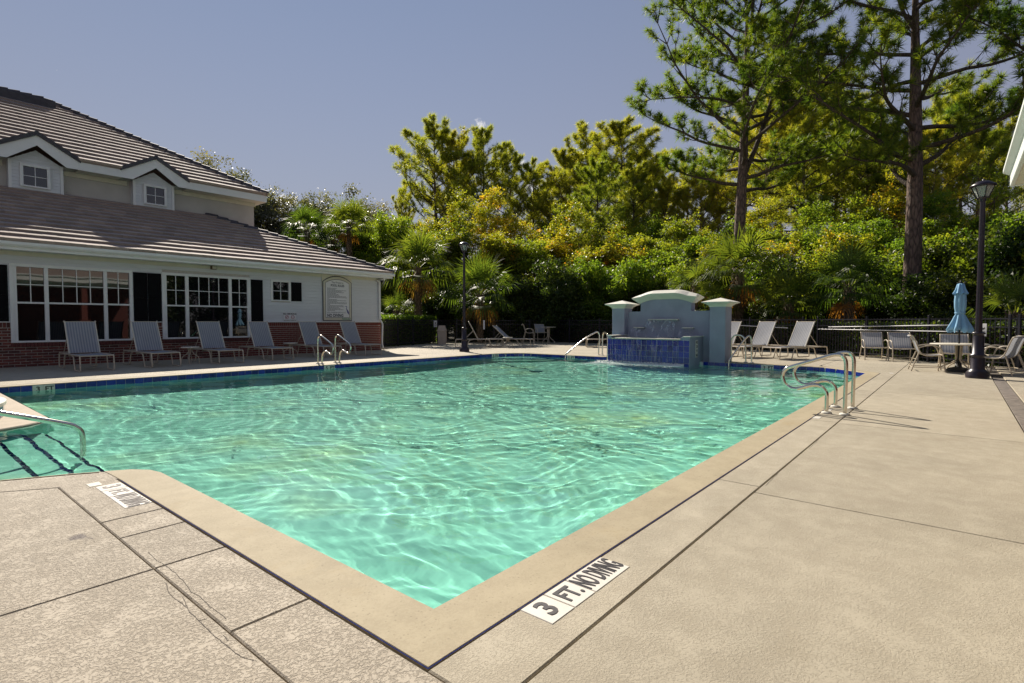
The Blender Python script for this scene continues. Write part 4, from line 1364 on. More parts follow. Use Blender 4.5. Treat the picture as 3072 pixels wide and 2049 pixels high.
# ---------------------------------------------------------------- covered porch on the near side (its eave corner shows top right)
porch = thing('porch', 'white eave corner of a covered porch at the upper right edge', 'porch', (2, -2.5, 0))
m = MB()
m.box((-9, -.68, 3.50), (12.55, -.62, 3.80), .01); m.box((12.49, -7.5, 3.50), (12.55, -.68, 3.80), .01)
m.build('fascia', M['white_trim'], porch)
m = MB(); m.extrude_x([(-.62, 3.71), (-.53, 3.76), (-.53, 3.82), (-.62, 3.82)], -9, 12.64); m.build('gutter', M['white_trim'], porch)
m = MB(); m.box((-9, -7.5, 3.52), (12.49, -.68, 3.545)); m.build('soffit', M['frieze'], porch)
m = MB(); m.box((-9, -1.25, 3.22), (12.2, -1.05, 3.52), .01); m.build('beam', M['white_trim'], porch)
m = MB()
m.add([(-9, -.55, 3.80), (12.62, -.55, 3.80), (9.3, -4.1, 5.4), (-9, -4.1, 5.4), (-9, -7.6, 3.8), (12.62, -7.6, 3.8)], [(0, 1, 2, 3), (1, 5, 2), (3, 2, 5, 4)])
m.build('roof', M['roof'], porch)
m = MB(); m.box((-9, -7.4, 0), (12.2, -7.2, 3.52)); m.build('wall', M['brick'], porch)
for px_ in (-6.2, -2.4, 4.6, 8.4, 12.0):
    m = MB(); m.box((px_ - .22, -1.37, 0), (px_ + .22, -.93, 1.25), .01); m.box((px_ - .26, -1.41, 1.25), (px_ + .26, -.89, 1.32), .01)
    m.box((px_ - .15, -1.30, 1.32), (px_ + .15, -1.0, 3.22), .01)
    m.build('column', M['brick'], porch)
# ---------------------------------------------------------------- fountain
FX = 16.35
fo = thing('fountain', 'blue-grey stucco fountain with cream caps, spilling over a cobalt tiled basin', 'fountain', (16.3, 7.3, 0))
def fb(mb, name, mat, parent=None): return mb.build(name, M[mat], parent or fo)
m = MB()
yc = 7.33
prof = [(5.75, -.4), (5.75, 1.55), (6.47, 1.55), (6.47, 1.82)]
for i in range(0, 13):
    t = i / 12; y = 6.47 + (8.19 - 6.47) * t
    s_ = abs(2 * t - 1)
    prof.append((y, 1.955 - .125 * max(0, (s_ - .45) / .55) ** 1.6))
prof += [(8.19, 1.82), (8.19, 1.55), (8.70, 1.55), (8.70, -.4)]
m.extrude_x(prof[::-1], 16.62, 16.92)
fb(m, 'back_wall', 'fountain')
# crown moulding following the arch
cap = MB()
arcp = []
for i in range(0, 19):
    t = i / 18; y = 6.44 + (8.22 - 6.44) * t
    s_ = abs(2 * t - 1)
    arcp.append((y, 1.955 - .135 * max(0, (s_ - .42) / .58) ** 1.6))
cs = [(-.02, -.02), (-.06, .03), (-.19, .15), (-.20, .17), (.0, .27), (.15, .285), (.30, .27), (.50, .17), (.49, .15), (.36, .03), (.32, -.02)]
rings = []
for k, (y, z) in enumerate(arcp):
    s_ = (k / 18 - .5) * 2
    rings.append([(16.62 + dx, y, z + dz) for dx, dz in cs])
# flared returns at both ends
def flare(ring, s_): 
    out = []
    for (dx, dz), p in zip(cs, ring):
        d = .20 * max(0, min(1, (dz + .02) / .17)) * (1 if dz < .2 else .72)
        out.append((p[0], p[1] + s_ * d, p[2] - (.03 if dz > .2 else 0)))
    return out
rings = [flare(rings[0], -1)] + rings[1:-1] + [flare(rings[-1], 1)]
nn_ = len(cs)
for r in rings: cap.v.extend(r)
for k in range(len(rings) - 1):
    for j in range(nn_ - 1):
        cap.f.append((k * nn_ + j, k * nn_ + j + 1, (k + 1) * nn_ + j + 1, (k + 1) * nn_ + j)); cap.m.append(0); cap.smooth.append(False)
cap.f.append(tuple(range(nn_))); cap.m.append(0); cap.smooth.append(False)
cap.f.append(tuple(range((len(rings) - 1) * nn_ + nn_ - 1, (len(rings) - 1) * nn_ - 1, -1))); cap.m.append(0); cap.smooth.append(False)
fb(cap, 'crown_moulding', 'cap')
for y0, y1 in ((5.33, 5.80), (8.65, 9.11)):
    m = MB(); m.box((FX, y0, -.12), (FX + .56, y1, 1.67), .01)
    po = fb(m, 'pillar', 'fountain')
    m = MB()
    cx_, cy_ = FX + .28, (y0 + y1) / 2
    def sq(hx, hy, z): return [(cx_ - hx, cy_ - hy, z), (cx_ + hx, cy_ - hy, z), (cx_ + hx, cy_ + hy, z), (cx_ - hx, cy_ + hy, z)]
    hx, hy = .28, (y1 - y0) / 2
    lv = sq(hx + .012, hy + .012, 1.655) + sq(hx + .02, hy + .02, 1.69) + sq(hx + .10, hy + .10, 1.75) + sq(hx + .19, hy + .19, 1.785) + sq(hx + .19, hy + .19, 1.805) + [(cx_, cy_, 1.935)]
    fs = [(3, 2, 1, 0)]
    for k in range(4):
        for j in range(4):
            l = (j + 1) % 4; fs.append((k * 4 + j, k * 4 + l, k * 4 + 4 + l, k * 4 + 4 + j))
    for j in range(4): fs.append((16 + j, 16 + (j + 1) % 4, 20))
    m.add(lv, fs); fb(m, 'pillar_cap', 'cap', po)
# basin: tiled front, grey right side, water inside
BX, BY0, BY1, BT = 15.52, 6.08, 8.80, .755
m = MB()
m.box((BX, BY0, -1.4), (BX + .16, BY1, .66)); m.box((BX + .16, BY0, -1.4), (16.62, BY0 + .16, .745)); m.box((BX + .16, BY1 - .16, -1.4), (16.62, BY1, .745)); m.box((BX + .16, BY0 + .16, -1.4), (16.62, BY1 - .16, .2))
m.box((BX + .002, BY0 + .002, .66), (BX + .16, BY0 + .27, .745)); m.box((BX + .002, BY1 - .12, .66), (BX + .16, BY1 - .002, .745))
ba = fb(m, 'basin', 'fountain')
m = MB(); m.box((BX - .03, BY0 - .03, .7455), (16.60, BY0 + .20, .775), .006); m.box((BX - .03, BY1 - .20, .7455), (16.60, BY1 + .03, .775), .006)
fb(m, 'basin_coping', 'cap', ba)
m = MB(); m.box((BX - .055, BY0 + .272, .662), (BX + .17, BY1 - .122, .70), .012)
fb(m, 'weir_lip', 'sign_frame', ba)
ft_me = MB().box((0, -.0815, -.0815), (.012, .0815, .0815), .003).mesh('tile', M['blue_tile'])
ncol, nrow = 16, 5
gp = MB(); gp.box((BX - .006, BY0, -.4), (BX, BY1, .655)); fb(gp, 'grout', 'grout', ba)
tw = (BY1 - BY0) / ncol
for c in range(ncol):
    for r in range(nrow + 1):
        o = link_mesh('tile', ft_me, ba)
        z_ = .565 - r * .171
        o.location = Vector((BX - .016, BY0 + tw * (c + .5), z_)) - root_loc(ba)
        o.scale = (1, (tw - .012) / .163, 1)
# spouts and falling water
def sheet_mat(nm='falling_water', hi=.85, lo=.12):
    mm, nt, b = new_mat(nm)
    g_ = nt.nodes.new('ShaderNodeBsdfGlossy'); g_.inputs['Roughness'].default_value = .15; g_.inputs['Color'].default_value = (.9, .92, .95, 1)
    t_ = nt.nodes.new('ShaderNodeBsdfTransparent'); t_.inputs['Color'].default_value = (.93, .95, .95, 1)
    d_ = nt.nodes.new('ShaderNodeBsdfTranslucent'); d_.inputs['Color'].default_value = (.85, .88, .86, 1)
    d2 = nt.nodes.new('ShaderNodeBsdfDiffuse'); d2.inputs['Color'].default_value = (.80, .84, .84, 1)
    n_ = node(nt, 'ShaderNodeTexNoise', Scale=1.0, Detail=6.0, Roughness=.7, Distortion=.3); nt.links.new(world_pos(nt, (12, 12, 1.6)), n_.inputs['Vector'])
    mr = node(nt, 'ShaderNodeMapRange'); mr.inputs['From Min'].default_value = .50; mr.inputs['From Max'].default_value = .72; mr.inputs['To Min'].default_value = lo; mr.inputs['To Max'].default_value = hi
    nt.links.new(n_.outputs['Fac'], mr.inputs['Value'])
    m0 = nt.nodes.new('ShaderNodeMixShader'); m0.inputs[0].default_value = .5
    nt.links.new(d_.outputs[0], m0.inputs[1]); nt.links.new(d2.outputs[0], m0.inputs[2])
    m1 = nt.nodes.new('ShaderNodeMixShader'); m1.inputs[0].default_value = .25
    nt.links.new(m0.outputs[0], m1.inputs[1]); nt.links.new(g_.outputs[0], m1.inputs[2])
    m2 = nt.nodes.new('ShaderNodeMixShader')
    nt.links.new(mr.outputs['Result'], m2.inputs[0]); nt.links.new(t_.outputs[0], m2.inputs[1]); nt.links.new(m1.outputs[0], m2.inputs[2])
    nt.links.new(m2.outputs[0], nt.nodes['Material Output'].inputs['Surface'])
    return mm
M['sheet'] = sheet_mat()
M['thin_sheet'] = sheet_mat('thin_water_film', .50, .02)
def foam_mat():
    mm, nt, b = new_mat('white_foam')
    b.inputs['Base Color'].default_value = (.86, .88, .85, 1); b.inputs['Roughness'].default_value = .6
    b.inputs['Subsurface Weight'].default_value = .0
    n_ = node(nt, 'ShaderNodeTexNoise', Scale=60.0, Detail=3.0); nt.links.new(world_pos(nt), n_.inputs['Vector']); bump(nt, b, n_.outputs['Fac'], .6, .01)
    return mm
M['foam'] = foam_mat()
def fall(y0, y1, zt, zb, x0, reach, parent, spread=0.0, steps=9, mat='sheet'):
    mb = MB()
    rr_ = random.Random(int(y0 * 100))
    ny_ = 14
    for k in range(steps + 1):
        t = k / steps
        z_ = zt - (zt - zb) * t * t if reach else zt - (zt - zb) * t
        x_ = x0 - reach * t
        for j in range(ny_ + 1):
            s_ = j / ny_
            y = y0 + (y1 - y0) * s_ + spread * t * (s_ - .5) * 2
            mb.v.append((x_ + rr_.uniform(-.008, .008) * t, y, z_))
    for k in range(steps):
        for j in range(ny_):
            a = k * (ny_ + 1) + j
            mb.f.append((a, a + 1, a + ny_ + 2, a + ny_ + 1)); mb.m.append(0); mb.smooth.append(True)
    return fb(mb, 'falling_water', mat, parent)
for y0, y1, z_, rch in ((6.84, 7.86, 1.285, .30), (6.36, 6.70, 1.02, .16), (8.0, 8.37, 1.02, .16)):
    m = MB(); m.box((16.46, y0, z_ - .02), (16.63, y1, z_ + .012), .004)
    s_ = fb(m, 'spout', 'cap')
    fall(y0 + .01, y1 - .01, z_ - .012, .715, 16.455, rch, s_, spread=.0 if y1 - y0 > .5 else .14)
m = MB(); m.box((BX + .162, BY0 + .162, .21), (16.61, BY1 - .162, .712))
fb(m, 'basin_water', 'sheet', ba)
fall(BY0 + .30, BY1 - .14, .70, WATER_Z - .02, BX - .06, .05, ba, mat='thin_sheet')
# foam where the sheet hits the pool: many small bubbles in one part
fm = MB()
rr_ = random.Random(9)
for k in range(4200):
    y = rr_.uniform(BY0 + .15, BY1 + .35); d_ = abs(rr_.gauss(0, .26)) * (1 + 1.1 * max(0, y - 7.0))
    x = BX - .03 - d_
    r_ = rr_.uniform(.008, .026) * (1 - min(.6, d_))
    c = Vector((x, y, WATER_Z + rr_.uniform(-.004, .02) + (.05 * rr_.random() if d_ < .12 else 0)))
    fm.add([c + Vector((r_, 0, 0)), c + Vector((-r_, 0, 0)), c + Vector((0, r_, 0)), c + Vector((0, -r_, 0)), c + Vector((0, 0, r_)), c + Vector((0, 0, -r_ * .5))],
           [(0, 2, 4), (2, 1, 4), (1, 3, 4), (3, 0, 4), (2, 0, 5), (1, 2, 5), (3, 1, 5), (0, 3, 5)])
fo_ = fb(fm, 'foam', 'foam'); fo_['kind'] = 'stuff'
# vertical NO DIVING plate on the basin side
m = MB(); m.box((15.98, BY0 - .012, .13), (16.16, BY0 - .001, .655), .003)
pl = fb(m, 'marker_plate', 'white_tile', ba)
for ch, z_ in (('NO', .585), ('DI', .455), ('VI', .325), ('NG', .195)):
    lettering(ch, .115, Matrix(((1, 0, 0, 16.07), (0, 0, -1, BY0 - .014), (0, 1, 0, z_), (0, 0, 0, 1))), M['ink'], pl, bold=.004, sx=.85)

# ---------------------------------------------------------------- stainless rails
def rail(name, label, cat, paths, r=.024, loc=None, flanges=(), group=None):
    p0 = paths[0][0]
    t = thing(name, label, cat, loc or (p0[0], p0[1], 0), group=group)
    for p in paths:
        m = MB(); m.tube(p, r, 12, smooth_path=6); m.build('tube', M['steel'], t)
    for (x, y) in flanges:
        m = MB(); m.lathe([(.062, .002), (.062, .016), (.05, .024), (r + .002, .028)], (x, y, 0), 18); m.build('flange', M['cap'], t)
    return t
shapeA = [(1.102, 0.0), (1.10, .35), (1.098, .60), (1.105, .70), (1.135, .758), (1.19, .778), (1.26, .768), (1.331, .742), (1.56, .657), (1.74, .592), (1.80, .56), (1.838, .505), (1.842, .44), (1.814, .361), (1.75, .307), (1.676, .296), (1.604, .318), (1.53, .348), (1.45, .366), (1.39, .355), (1.335, .308), (1.31, .25), (1.308, .15), (1.308, 0)]
for xx, lb in ((8.05, 'nearer looping steel ladder rail on the sunny deck edge'), (8.72, 'farther looping steel ladder rail on the sunny deck edge')):
    rail('ladder_rail', lb, 'ladder rail', [[(xx, y, z) for y, z in shapeA]], flanges=[(xx, 1.102), (xx, 1.308)], group='pool ladder rails')
shapeB = [(14.2, 0.0), (14.2, .4), (14.197, .66), (14.17, .76), (14.09, .812), (14.0, .80), (13.75, .70), (13.50, .59), (13.42, .53), (13.405, .47), (13.43, .392), (13.50, .315), (13.57, .305), (13.70, .345), (13.81, .375), (13.90, .345), (13.96, .27), (13.985, .15), (13.99, 0.0)]
for xx, lb in ((8.36, 'left steel ladder rail at the pool edge before the loungers'), (8.92, 'right steel ladder rail at the pool edge before the loungers')):
    rail('ladder_rail', lb.replace('left ', 'steel ladder rail nearer the wide windows, ', 1).replace('steel ladder rail at', 'at') if lb.startswith('left') else 'steel ladder rail nearer the rules sign, at the pool edge before the loungers', 'ladder rail', [[(xx, y, z) for y, z in shapeB]], flanges=[(xx, 14.2), (xx, 13.99)], group='pool ladder rails')
rail('grab_rail', 'arched steel grab rail beside the right fountain pillar', 'grab rail', [[(16.66, 5.24, 0), (16.66, 5.24, .6), (16.66, 5.21, .73), (16.66, 5.13, .80), (16.66, 5.04, .81), (16.66, 4.95, .79), (16.66, 4.87, .71), (16.66, 4.84, .6), (16.66, 4.82, 0)]], flanges=[(16.66, 4.82)])
rail('stair_rail', 'bent steel stair rail sloping into the water right of the fountain', 'stair rail', [[(16.66, 4.66, 0), (16.66, 4.67, .62), (16.65, 4.69, .74), (16.62, 4.73, .79), (16.58, 4.78, .75), (16.5, 4.87, .62), (16.24, 5.12, .14), (16.20, 5.16, .02), (16.19, 5.17, -.7)]], flanges=[(16.66, 4.66)])
rail('stair_rail', 'bent steel stair rail sloping into the water left of the fountain', 'stair rail', [[(17.0, 10.02, 0), (17.0, 9.99, .65), (16.99, 10.0, .78), (16.95, 10.05, .84), (16.88, 10.11, .81), (16.6, 10.38, .58), (16.1, 10.75, .10), (16.03, 10.80, 0), (16.0, 10.82, -.7)]], flanges=[(17.0, 10.02)])
rail('grab_rail', 'long level steel grab rail running past the left fountain pillar', 'grab rail', [[(17.0, 9.86, 0), (17.0, 9.86, .6), (16.99, 9.84, .74), (16.93, 9.78, .81), (16.8, 9.68, .83), (16.2, 9.25, .82), (15.75, 8.95, .80), (15.66, 8.90, .74), (15.64, 8.88, .6), (15.64, 8.88, -.5)]], flanges=[(17.0, 9.86)])
rail('stair_rail', 'steel handrail curving down into the water of the step alcove', 'stair rail', [[(-1.2, 7.1, 1.05), (0.0, 7.1, .62), (0.82, 7.1, .325), (1.30, 7.1, .15), (1.40, 7.1, .095), (1.445, 7.1, .03), (1.455, 7.1, -.11), (1.455, 7.1, -.6)]], r=.026)

# ---------------------------------------------------------------- furniture prototypes
def arc_bend(pts, k=3): return pts
def make_lounger(back_deg=60):
    t = thing('chaise_lounge', 'x', 'chaise lounge')
    W2, Zs = .335, .385
    fr = MB()
    for s in (-1, 1):
        fr.tube([(s * W2, .10, Zs), (s * W2, 1.2, Zs), (s * W2, 2.20, Zs)], .0165, 8)
    fr.tube([(-W2, .06, Zs - .01), (W2, .06, Zs - .01)], .0165, 8); fr.tube([(-W2, 2.24, Zs - .01), (W2, 2.24, Zs - .01)], .0165, 8)
    fr.tube([(-W2, 1.22, Zs - .04), (W2, 1.22, Zs - .04)], .013, 8)
    fr.build('frame', M['frame'], t)
    for s in (-1, 1):
        a = MB(); a.tube([(s * W2, .22, Zs), (s * W2, .11, Zs), (s * W2, .045, Zs - .04), (s * W2, .01, .06), (s * W2, .04, .018), (s * W2, .12, .016), (s * W2, .45, .016), (s * W2, .54, .02), (s * W2, .575, .06), (s * W2, .66, Zs - .09), (s * W2, .72, Zs - .035), (s * W2, .82, Zs - .02)], .0165, 8, smooth_path=4)
        a.build('leg', M['frame'], t)
        a = MB(); a.tube([(s * W2, 2.08, Zs), (s * W2, 2.19, Zs), (s * W2, 2.255, Zs - .04), (s * W2, 2.29, .06), (s * W2, 2.26, .018), (s * W2, 2.18, .016), (s * W2, 1.85, .016), (s * W2, 1.76, .02), (s * W2, 1.725, .06), (s * W2, 1.64, Zs - .09), (s * W2, 1.58, Zs - .035), (s * W2, 1.48, Zs - .02)], .0165, 8, smooth_path=4)
        a.build('leg', M['frame'], t)
    st = MB()
    n_ = 12
    for k in range(n_):
        for s in (0, 1):
            y = .07 + (1.20 - .07) * (k + s) / n_
            zsag = lambda yy: Zs + .014 - .022 * sin(pi * min(1, max(0, (yy - .07) / 1.13)))
        y0, y1 = .07 + 1.13 * k / n_, .07 + 1.13 * (k + 1) / n_
        for q in range(4):
            xa, xb = -W2 + 2 * W2 * q / 4, -W2 + 2 * W2 * (q + 1) / 4
            sg_ = lambda xx: -.018 * (1 - (xx / W2) ** 2)
            st.sm = True
            st.add([(xa, y0, zsag(y0) + sg_(xa)), (xb, y0, zsag(y0) + sg_(xb)), (xb, y1, zsag(y1) + sg_(xb)), (xa, y1, zsag(y1) + sg_(xa))], [(0, 1, 2, 3)])
    st.build('seat_sling', M['sling'], t)
    bl = .91; a = radians(back_deg)
    hy, hz = 1.22, Zs + .012
    def BP(x, l, d=0): return (x, hy + cos(a) * l - sin(a) * d * -1, hz + sin(a) * l - cos(a) * d)
    bf = MB(); bf.tube([BP(-W2 + .02, .0), BP(-W2 + .02, bl - .04), BP(-W2 + .045, bl), BP(W2 - .045, bl), BP(W2 - .02, bl - .04), BP(W2 - .02, 0)], .015, 8, smooth_path=3)
    for s in (-1, 1):
        bf.tube([BP(s * (W2 - .02), .45), (s * (W2 - .02), hy + .62, Zs - .0)], .010, 6)
    bf.build('back_frame', M['frame'], t)
    bs = MB(); bs.sm = True
    for k in range(8):
        for q in range(4):
            xa, xb = -W2 + .02 + 2 * (W2 - .02) * q / 4, -W2 + .02 + 2 * (W2 - .02) * (q + 1) / 4
            l0, l1 = .01 + (bl - .02) * k / 8, .01 + (bl - .02) * (k + 1) / 8
            sg_ = lambda xx, ll: .016 * (1 - (xx / W2) ** 2) * sin(pi * ll / bl)
            bs.add([BP(xa, l0, sg_(xa, l0) - .017), BP(xb, l0, sg_(xb, l0) - .017), BP(xb, l1, sg_(xb, l1) - .017), BP(xa, l1, sg_(xa, l1) - .017)], [(0, 1, 2, 3)])
    bs.build('back_sling', M['sling'], t)
    for s in (-1, 1):
        pp = MB(); pp.tube([BP(s * (W2 - .02), 0, -.004), BP(s * (W2 - .02), bl, -.004)], .0175, 8); pp.build('piping', M['strap'], t)
    return t
lg = make_lounger(62)
lg_low = make_lounger(42)
G_L = 'sling chaise lounges around the pool'
used = set()
def place(proto, loc, rz, label, group):
    key = proto.name
    o = proto if key not in used else copy_tree(proto)
    used.add(key)
    o.location = loc; o.rotation_euler = (0, 0, rz)
    tag(o, label, None, group)
    return o
for x, y, lb in ((3.63, 16.10, 'chaise lounge in front of the wide window farthest from the rules sign'),
              (5.12, 16.12, 'chaise lounge in front of the brick between the two wide windows'),
              (6.77, 16.10, 'chaise lounge in front of the wide window nearer the rules sign'),
              (8.36, 16.20, 'chaise lounge below the small window and shutter'),
              (10.08, 16.16, 'chaise lounge below the no smoking sign, behind the steel ladder rails'),
              (11.70, 16.15, 'chaise lounge under the pool rules sign at the clubhouse corner')):
    place(lg, (x, y, 0), RND.uniform(-.02, .02), lb, G_L)
def face(a, b_): return atan2(b_[1] - a[1], b_[0] - a[0])
# heading: local +Y runs from foot to head
def place_line(proto, foot, head, label):
    a = atan2(head[1] - foot[1], head[0] - foot[0])
    place(proto, (foot[0], foot[1], 0), a - pi / 2, label, G_L)
place_line(lg, (19.55, 16.75), (17.95, 18.30), 'upright chaise lounge just behind the far lamp post')
place_line(lg_low, (20.55, 15.75), (19.6, 17.85), 'half reclined chaise lounge near the bar-height chair')
place_line(lg, (22.0, 13.65), (23.3, 11.85), 'chaise lounge partly hidden behind the left fountain pillar')
place_line(lg, (18.55, 4.62), (20.65, 3.62), 'sunlit chaise lounge with open deck on both sides, right of the fountain')
place_line(lg, (18.60, 5.75), (20.75, 4.85), 'sunlit chaise lounge behind the bent stair rail')
place_line(lg, (18.65, 6.85), (20.85, 6.05), 'chaise lounge mostly hidden by the right fountain pillar')

def make_side_table():
    t = thing('side_table', 'x', 'side table')
    m = MB(); m.lathe([(.0, .452), (.215, .452), (.235, .458), (.235, .478), (.222, .486), (.0, .487)], seg=28); m.build('top', M['strap'], t)
    for k in range(4):
        a = pi / 4 + k * pi / 2
        m = MB(); m.tube([(.05 * cos(a), .05 * sin(a), .45), (.045 * cos(a), .045 * sin(a), .36), (.10 * cos(a), .10 * sin(a), .27), (.19 * cos(a), .19 * sin(a), .20), (.225 * cos(a), .225 * sin(a), .10), (.225 * cos(a), .225 * sin(a), .006)], .011, 8, smooth_path=4)
        m.build('leg', M['frame'], t)
    return t
stb = make_side_table()
for x, y, lb in ((6.02, 17.05, 'round side table between the loungers at the two wide windows'), (9.42, 17.75, 'round side table in front of the brick below the small window'), (19.35, 16.30, 'round side table beside the half reclined lounger')):
    place(stb, (x, y, 0), .3, lb, 'small round side tables')

def make_chair(seat_z=.40, name='sling_chair', bar=False):
    """faces local -Y; stack of tubes with arms"""
    t = thing(name, 'x', 'chair')
    W2 = .285; top = seat_z + .47
    for s in (-1, 1):
        m = MB()   # front leg sweeping up into the arm and back to the backrest
        m.tube([(s * (W2 + .03), -.30, .0), (s * (W2 + .03), -.27, seat_z * .6), (s * (W2 + .03), -.235, seat_z + .08), (s * (W2 + .035), -.17, seat_z + .19), (s * (W2 + .035), -.06, seat_z + .235), (s * (W2 + .03), .08, seat_z + .225), (s * (W2 + .01), .19, seat_z + .19), (s * W2, .235, seat_z + .16)], .0155, 8, smooth_path=4)
        m.build('arm', M['frame'], t)
        m = MB(); m.tube([(s * W2, .21, seat_z + .06), (s * (W2 + .015), .30, seat_z * .5), (s * (W2 + .03), .36, 0)], .0145, 8, smooth_path=4); m.build('leg', M['frame'], t)
        m = MB(); m.tube([(s * W2, -.255, seat_z + .005), (s * W2, -.05, seat_z - .015), (s * W2, .10, seat_z - .005), (s * W2, .175, seat_z + .05), (s * W2, .215, seat_z + .13), (s * W2, .29, top - .12), (s * W2, .335, top - .02), (s * W2, .37, top)], .0145, 8, smooth_path=4); m.build('side_rail', M['frame'], t)
    zr = .10 if not bar else .24
    def bar_(nm, p, q, r):
        m = MB(); m.tube([p, q], r, 8); m.build(nm, M['frame'], t)
    bar_('front_rail', (-W2, -.255, seat_z + .003), (W2, -.255, seat_z + .003), .013)
    bar_('top_rail', (-W2, .37, top), (W2, .37, top), .013)
    bar_('stretcher', (-W2 - .02, .325, zr), (W2 + .02, .325, zr), .011)
    if bar: bar_('foot_rest', (-W2 - .03, -.285, .22), (W2 + .03, -.285, .22), .012)
    for s in (-1, 1): bar_('stretcher', (s * (W2 + .025), -.285, zr - .02 * bar), (s * (W2 + .022), .33, zr), .010)
    path = [Vector((0, y, z)) for y, z in ((-.26, seat_z + .012), (-.15, seat_z - .008), (-.02, seat_z - .02), (.10, seat_z - .005), (.175, seat_z + .055), (.215, seat_z + .135), (.25, seat_z + .24), (.29, top - .115), (.335, top - .015), (.375, top + .006), (.405, top - .012))]
    path, _ = catmull(path, [0] * len(path), 3)
    m = MB(); m.sm = True
    n_ = len(path)
    for k in range(n_):
        for q in range(5):
            x = -W2 + 2 * W2 * q / 4
            m.v.append((x, path[k].y, path[k].z - .014 * (1 - (x / W2) ** 2)))
    for k in range(n_ - 1):
        for q in range(4):
            a = k * 5 + q
            m.f.append((a, a + 1, a + 6, a + 5)); m.m.append(0); m.smooth.append(True)
    m.build('sling', M['sling'], t)
    return t
ch = make_chair()
G_C = 'sling arm chairs'
def place_chair(proto, x, y, look, label, group=G_C):
    a = atan2(look[1] - y, look[0] - x)
    place(proto, (x, y, 0), a + pi / 2, label, group)
place_chair(ch, 20.5, 2.05, (15.5, 0.2), 'empty sling chair by the fence, nearer the loungers')
place_chair(ch, 20.15, 1.30, (15.2, -.5), 'empty sling chair by the fence, nearer the umbrella table')
TC = (16.85, -.02)
place_chair(ch, 16.72, .56, (16.95, -.9), 'sling chair at the umbrella table with its back to the two fence chairs')
place_chair(ch, 16.42, -.74, (17.0, .5), 'sling chair at the umbrella table just right of the lamp post')
place_chair(ch, 17.30, -.82, (17.0, .4), 'sling chair at the umbrella table, half hidden behind the chair right of the lamp')
place_chair(ch, 17.95, .05, (16.4, -.1), 'sling chair on the fence side of the umbrella table, behind the lamp post')
place_chair(ch, 15.9, -2.05, (17.6, -1.6), 'sling chair cut off by the right edge of the picture')
place_chair(ch, 23.9, 12.4, (22.5, 13.6), 'sling chair peeking out beside the left fountain pillar')
bch = make_chair(.60, 'bar_chair', True)
place_chair(bch, 23.75, 18.45, (24.9, 17.2), 'tall bar-height chair standing sideways near the reclined lounger', 'bar-height chairs')
place_chair(bch, 24.75, 18.35, (23.0, 15.6), 'tall bar-height chair behind the round bar table', 'bar-height chairs')

def ped_table(name, label, cat, loc, R, h, spread, legs=4):
    t = thing(name, label, cat, loc)
    c = loc
    m = MB(); m.lathe([(0, h - .03), (R - .03, h - .03), (R, h - .022), (R, h - .004), (R - .015, h), (0, h + .001)], c, 36); m.build('top', M['strap'], t)
    for k in range(legs):
        a = .5 + k * 2 * pi / legs
        ca, sa = cos(a), sin(a)
        m = MB(); m.tube([(c[0] + .07 * ca, c[1] + .07 * sa, h - .03), (c[0] + .06 * ca, c[1] + .06 * sa, h * .55), (c[0] + .07 * ca, c[1] + .07 * sa, h * .40), (c[0] + spread * .65 * ca, c[1] + spread * .65 * sa, h * .24), (c[0] + spread * ca, c[1] + spread * sa, h * .12), (c[0] + spread * ca, c[1] + spread * sa, .005)], .016, 8, smooth_path=4)
        m.build('leg', M['frame'], t)
    return t
ped_table('bar_table', 'tall round bar table beside the two bar-height chairs', 'table', (24.35, 17.55, 0), .42, .93, .33)
dt = ped_table('dining_table', 'round dining table with a closed blue umbrella through its centre', 'table', (TC[0], TC[1], 0), .56, .68, .42)

# closed umbrella
um = thing('umbrella', 'closed sky-blue patio umbrella tied at the waist over the dining table', 'umbrella', (TC[0], TC[1], 0))
m = MB(); m.tube([(TC[0], TC[1], .02), (TC[0], TC[1], 2.13)], .019, 10); m.build('pole', M['rubber'], um)
m = MB(); m.lathe([(.012, 2.12), (.03, 2.135), (.026, 2.16), (.006, 2.19)], (TC[0], TC[1], 0), 12); m.build('finial', M['rubber'], um)
def folds(prof, n_f, depth, seg=64, ph=0.0, tw=0.0):
    mb = MB(); mb.sm = True
    for i, (r, z) in enumerate(prof):
        for k in range(seg):
            a = 2 * pi * k / seg
            rr2 = r * (1 + depth[i] * (abs(sin(n_f * a / 2 + ph + tw * i)) - .55))
            zz_ = z - (.05 * depth[i] * cos(n_f * a + ph) * r / .15 if i == len(prof) - 1 else 0)
            mb.v.append((TC[0] + rr2 * cos(a), TC[1] + rr2 * sin(a), zz_))
    for i in range(len(prof) - 1):
        for k in range(seg):
            l = (k + 1) % seg
            mb.f.append((i * seg + l, i * seg + k, (i + 1) * seg + k, (i + 1) * seg + l)); mb.m.append(0); mb.smooth.append(True)
    return mb
folds([(.03, 2.125), (.07, 2.11), (.10, 1.98), (.135, 1.885), (.138, 1.87)], 8, [0, .1, .25, .45, .5]).build('top_vent', M['umbrella'], um)
folds([(.08, 1.99), (.10, 1.85), (.105, 1.70), (.10, 1.55), (.085, 1.44), (.075, 1.40), (.10, 1.34), (.135, 1.22), (.175, 1.10), (.20, 1.01), (.175, .985)], 7, [.1, .25, .35, .35, .35, .3, .4, .6, .75, .85, .8], tw=.10).build('canopy', M['umbrella'], um)
m = MB(); m.lathe([(.098, 1.40), (.104, 1.42), (.098, 1.44)], (TC[0], TC[1], 0), 20); m.build('tie', M['umbrella'], um)
m = MB(); m.lathe([(.235, 0.004), (.235, .05), (.20, .085), (.07, .12), (.05, .30), (.028, .31)], (TC[0], TC[1], 0), 24); m.build('base', M['rubber'], um)

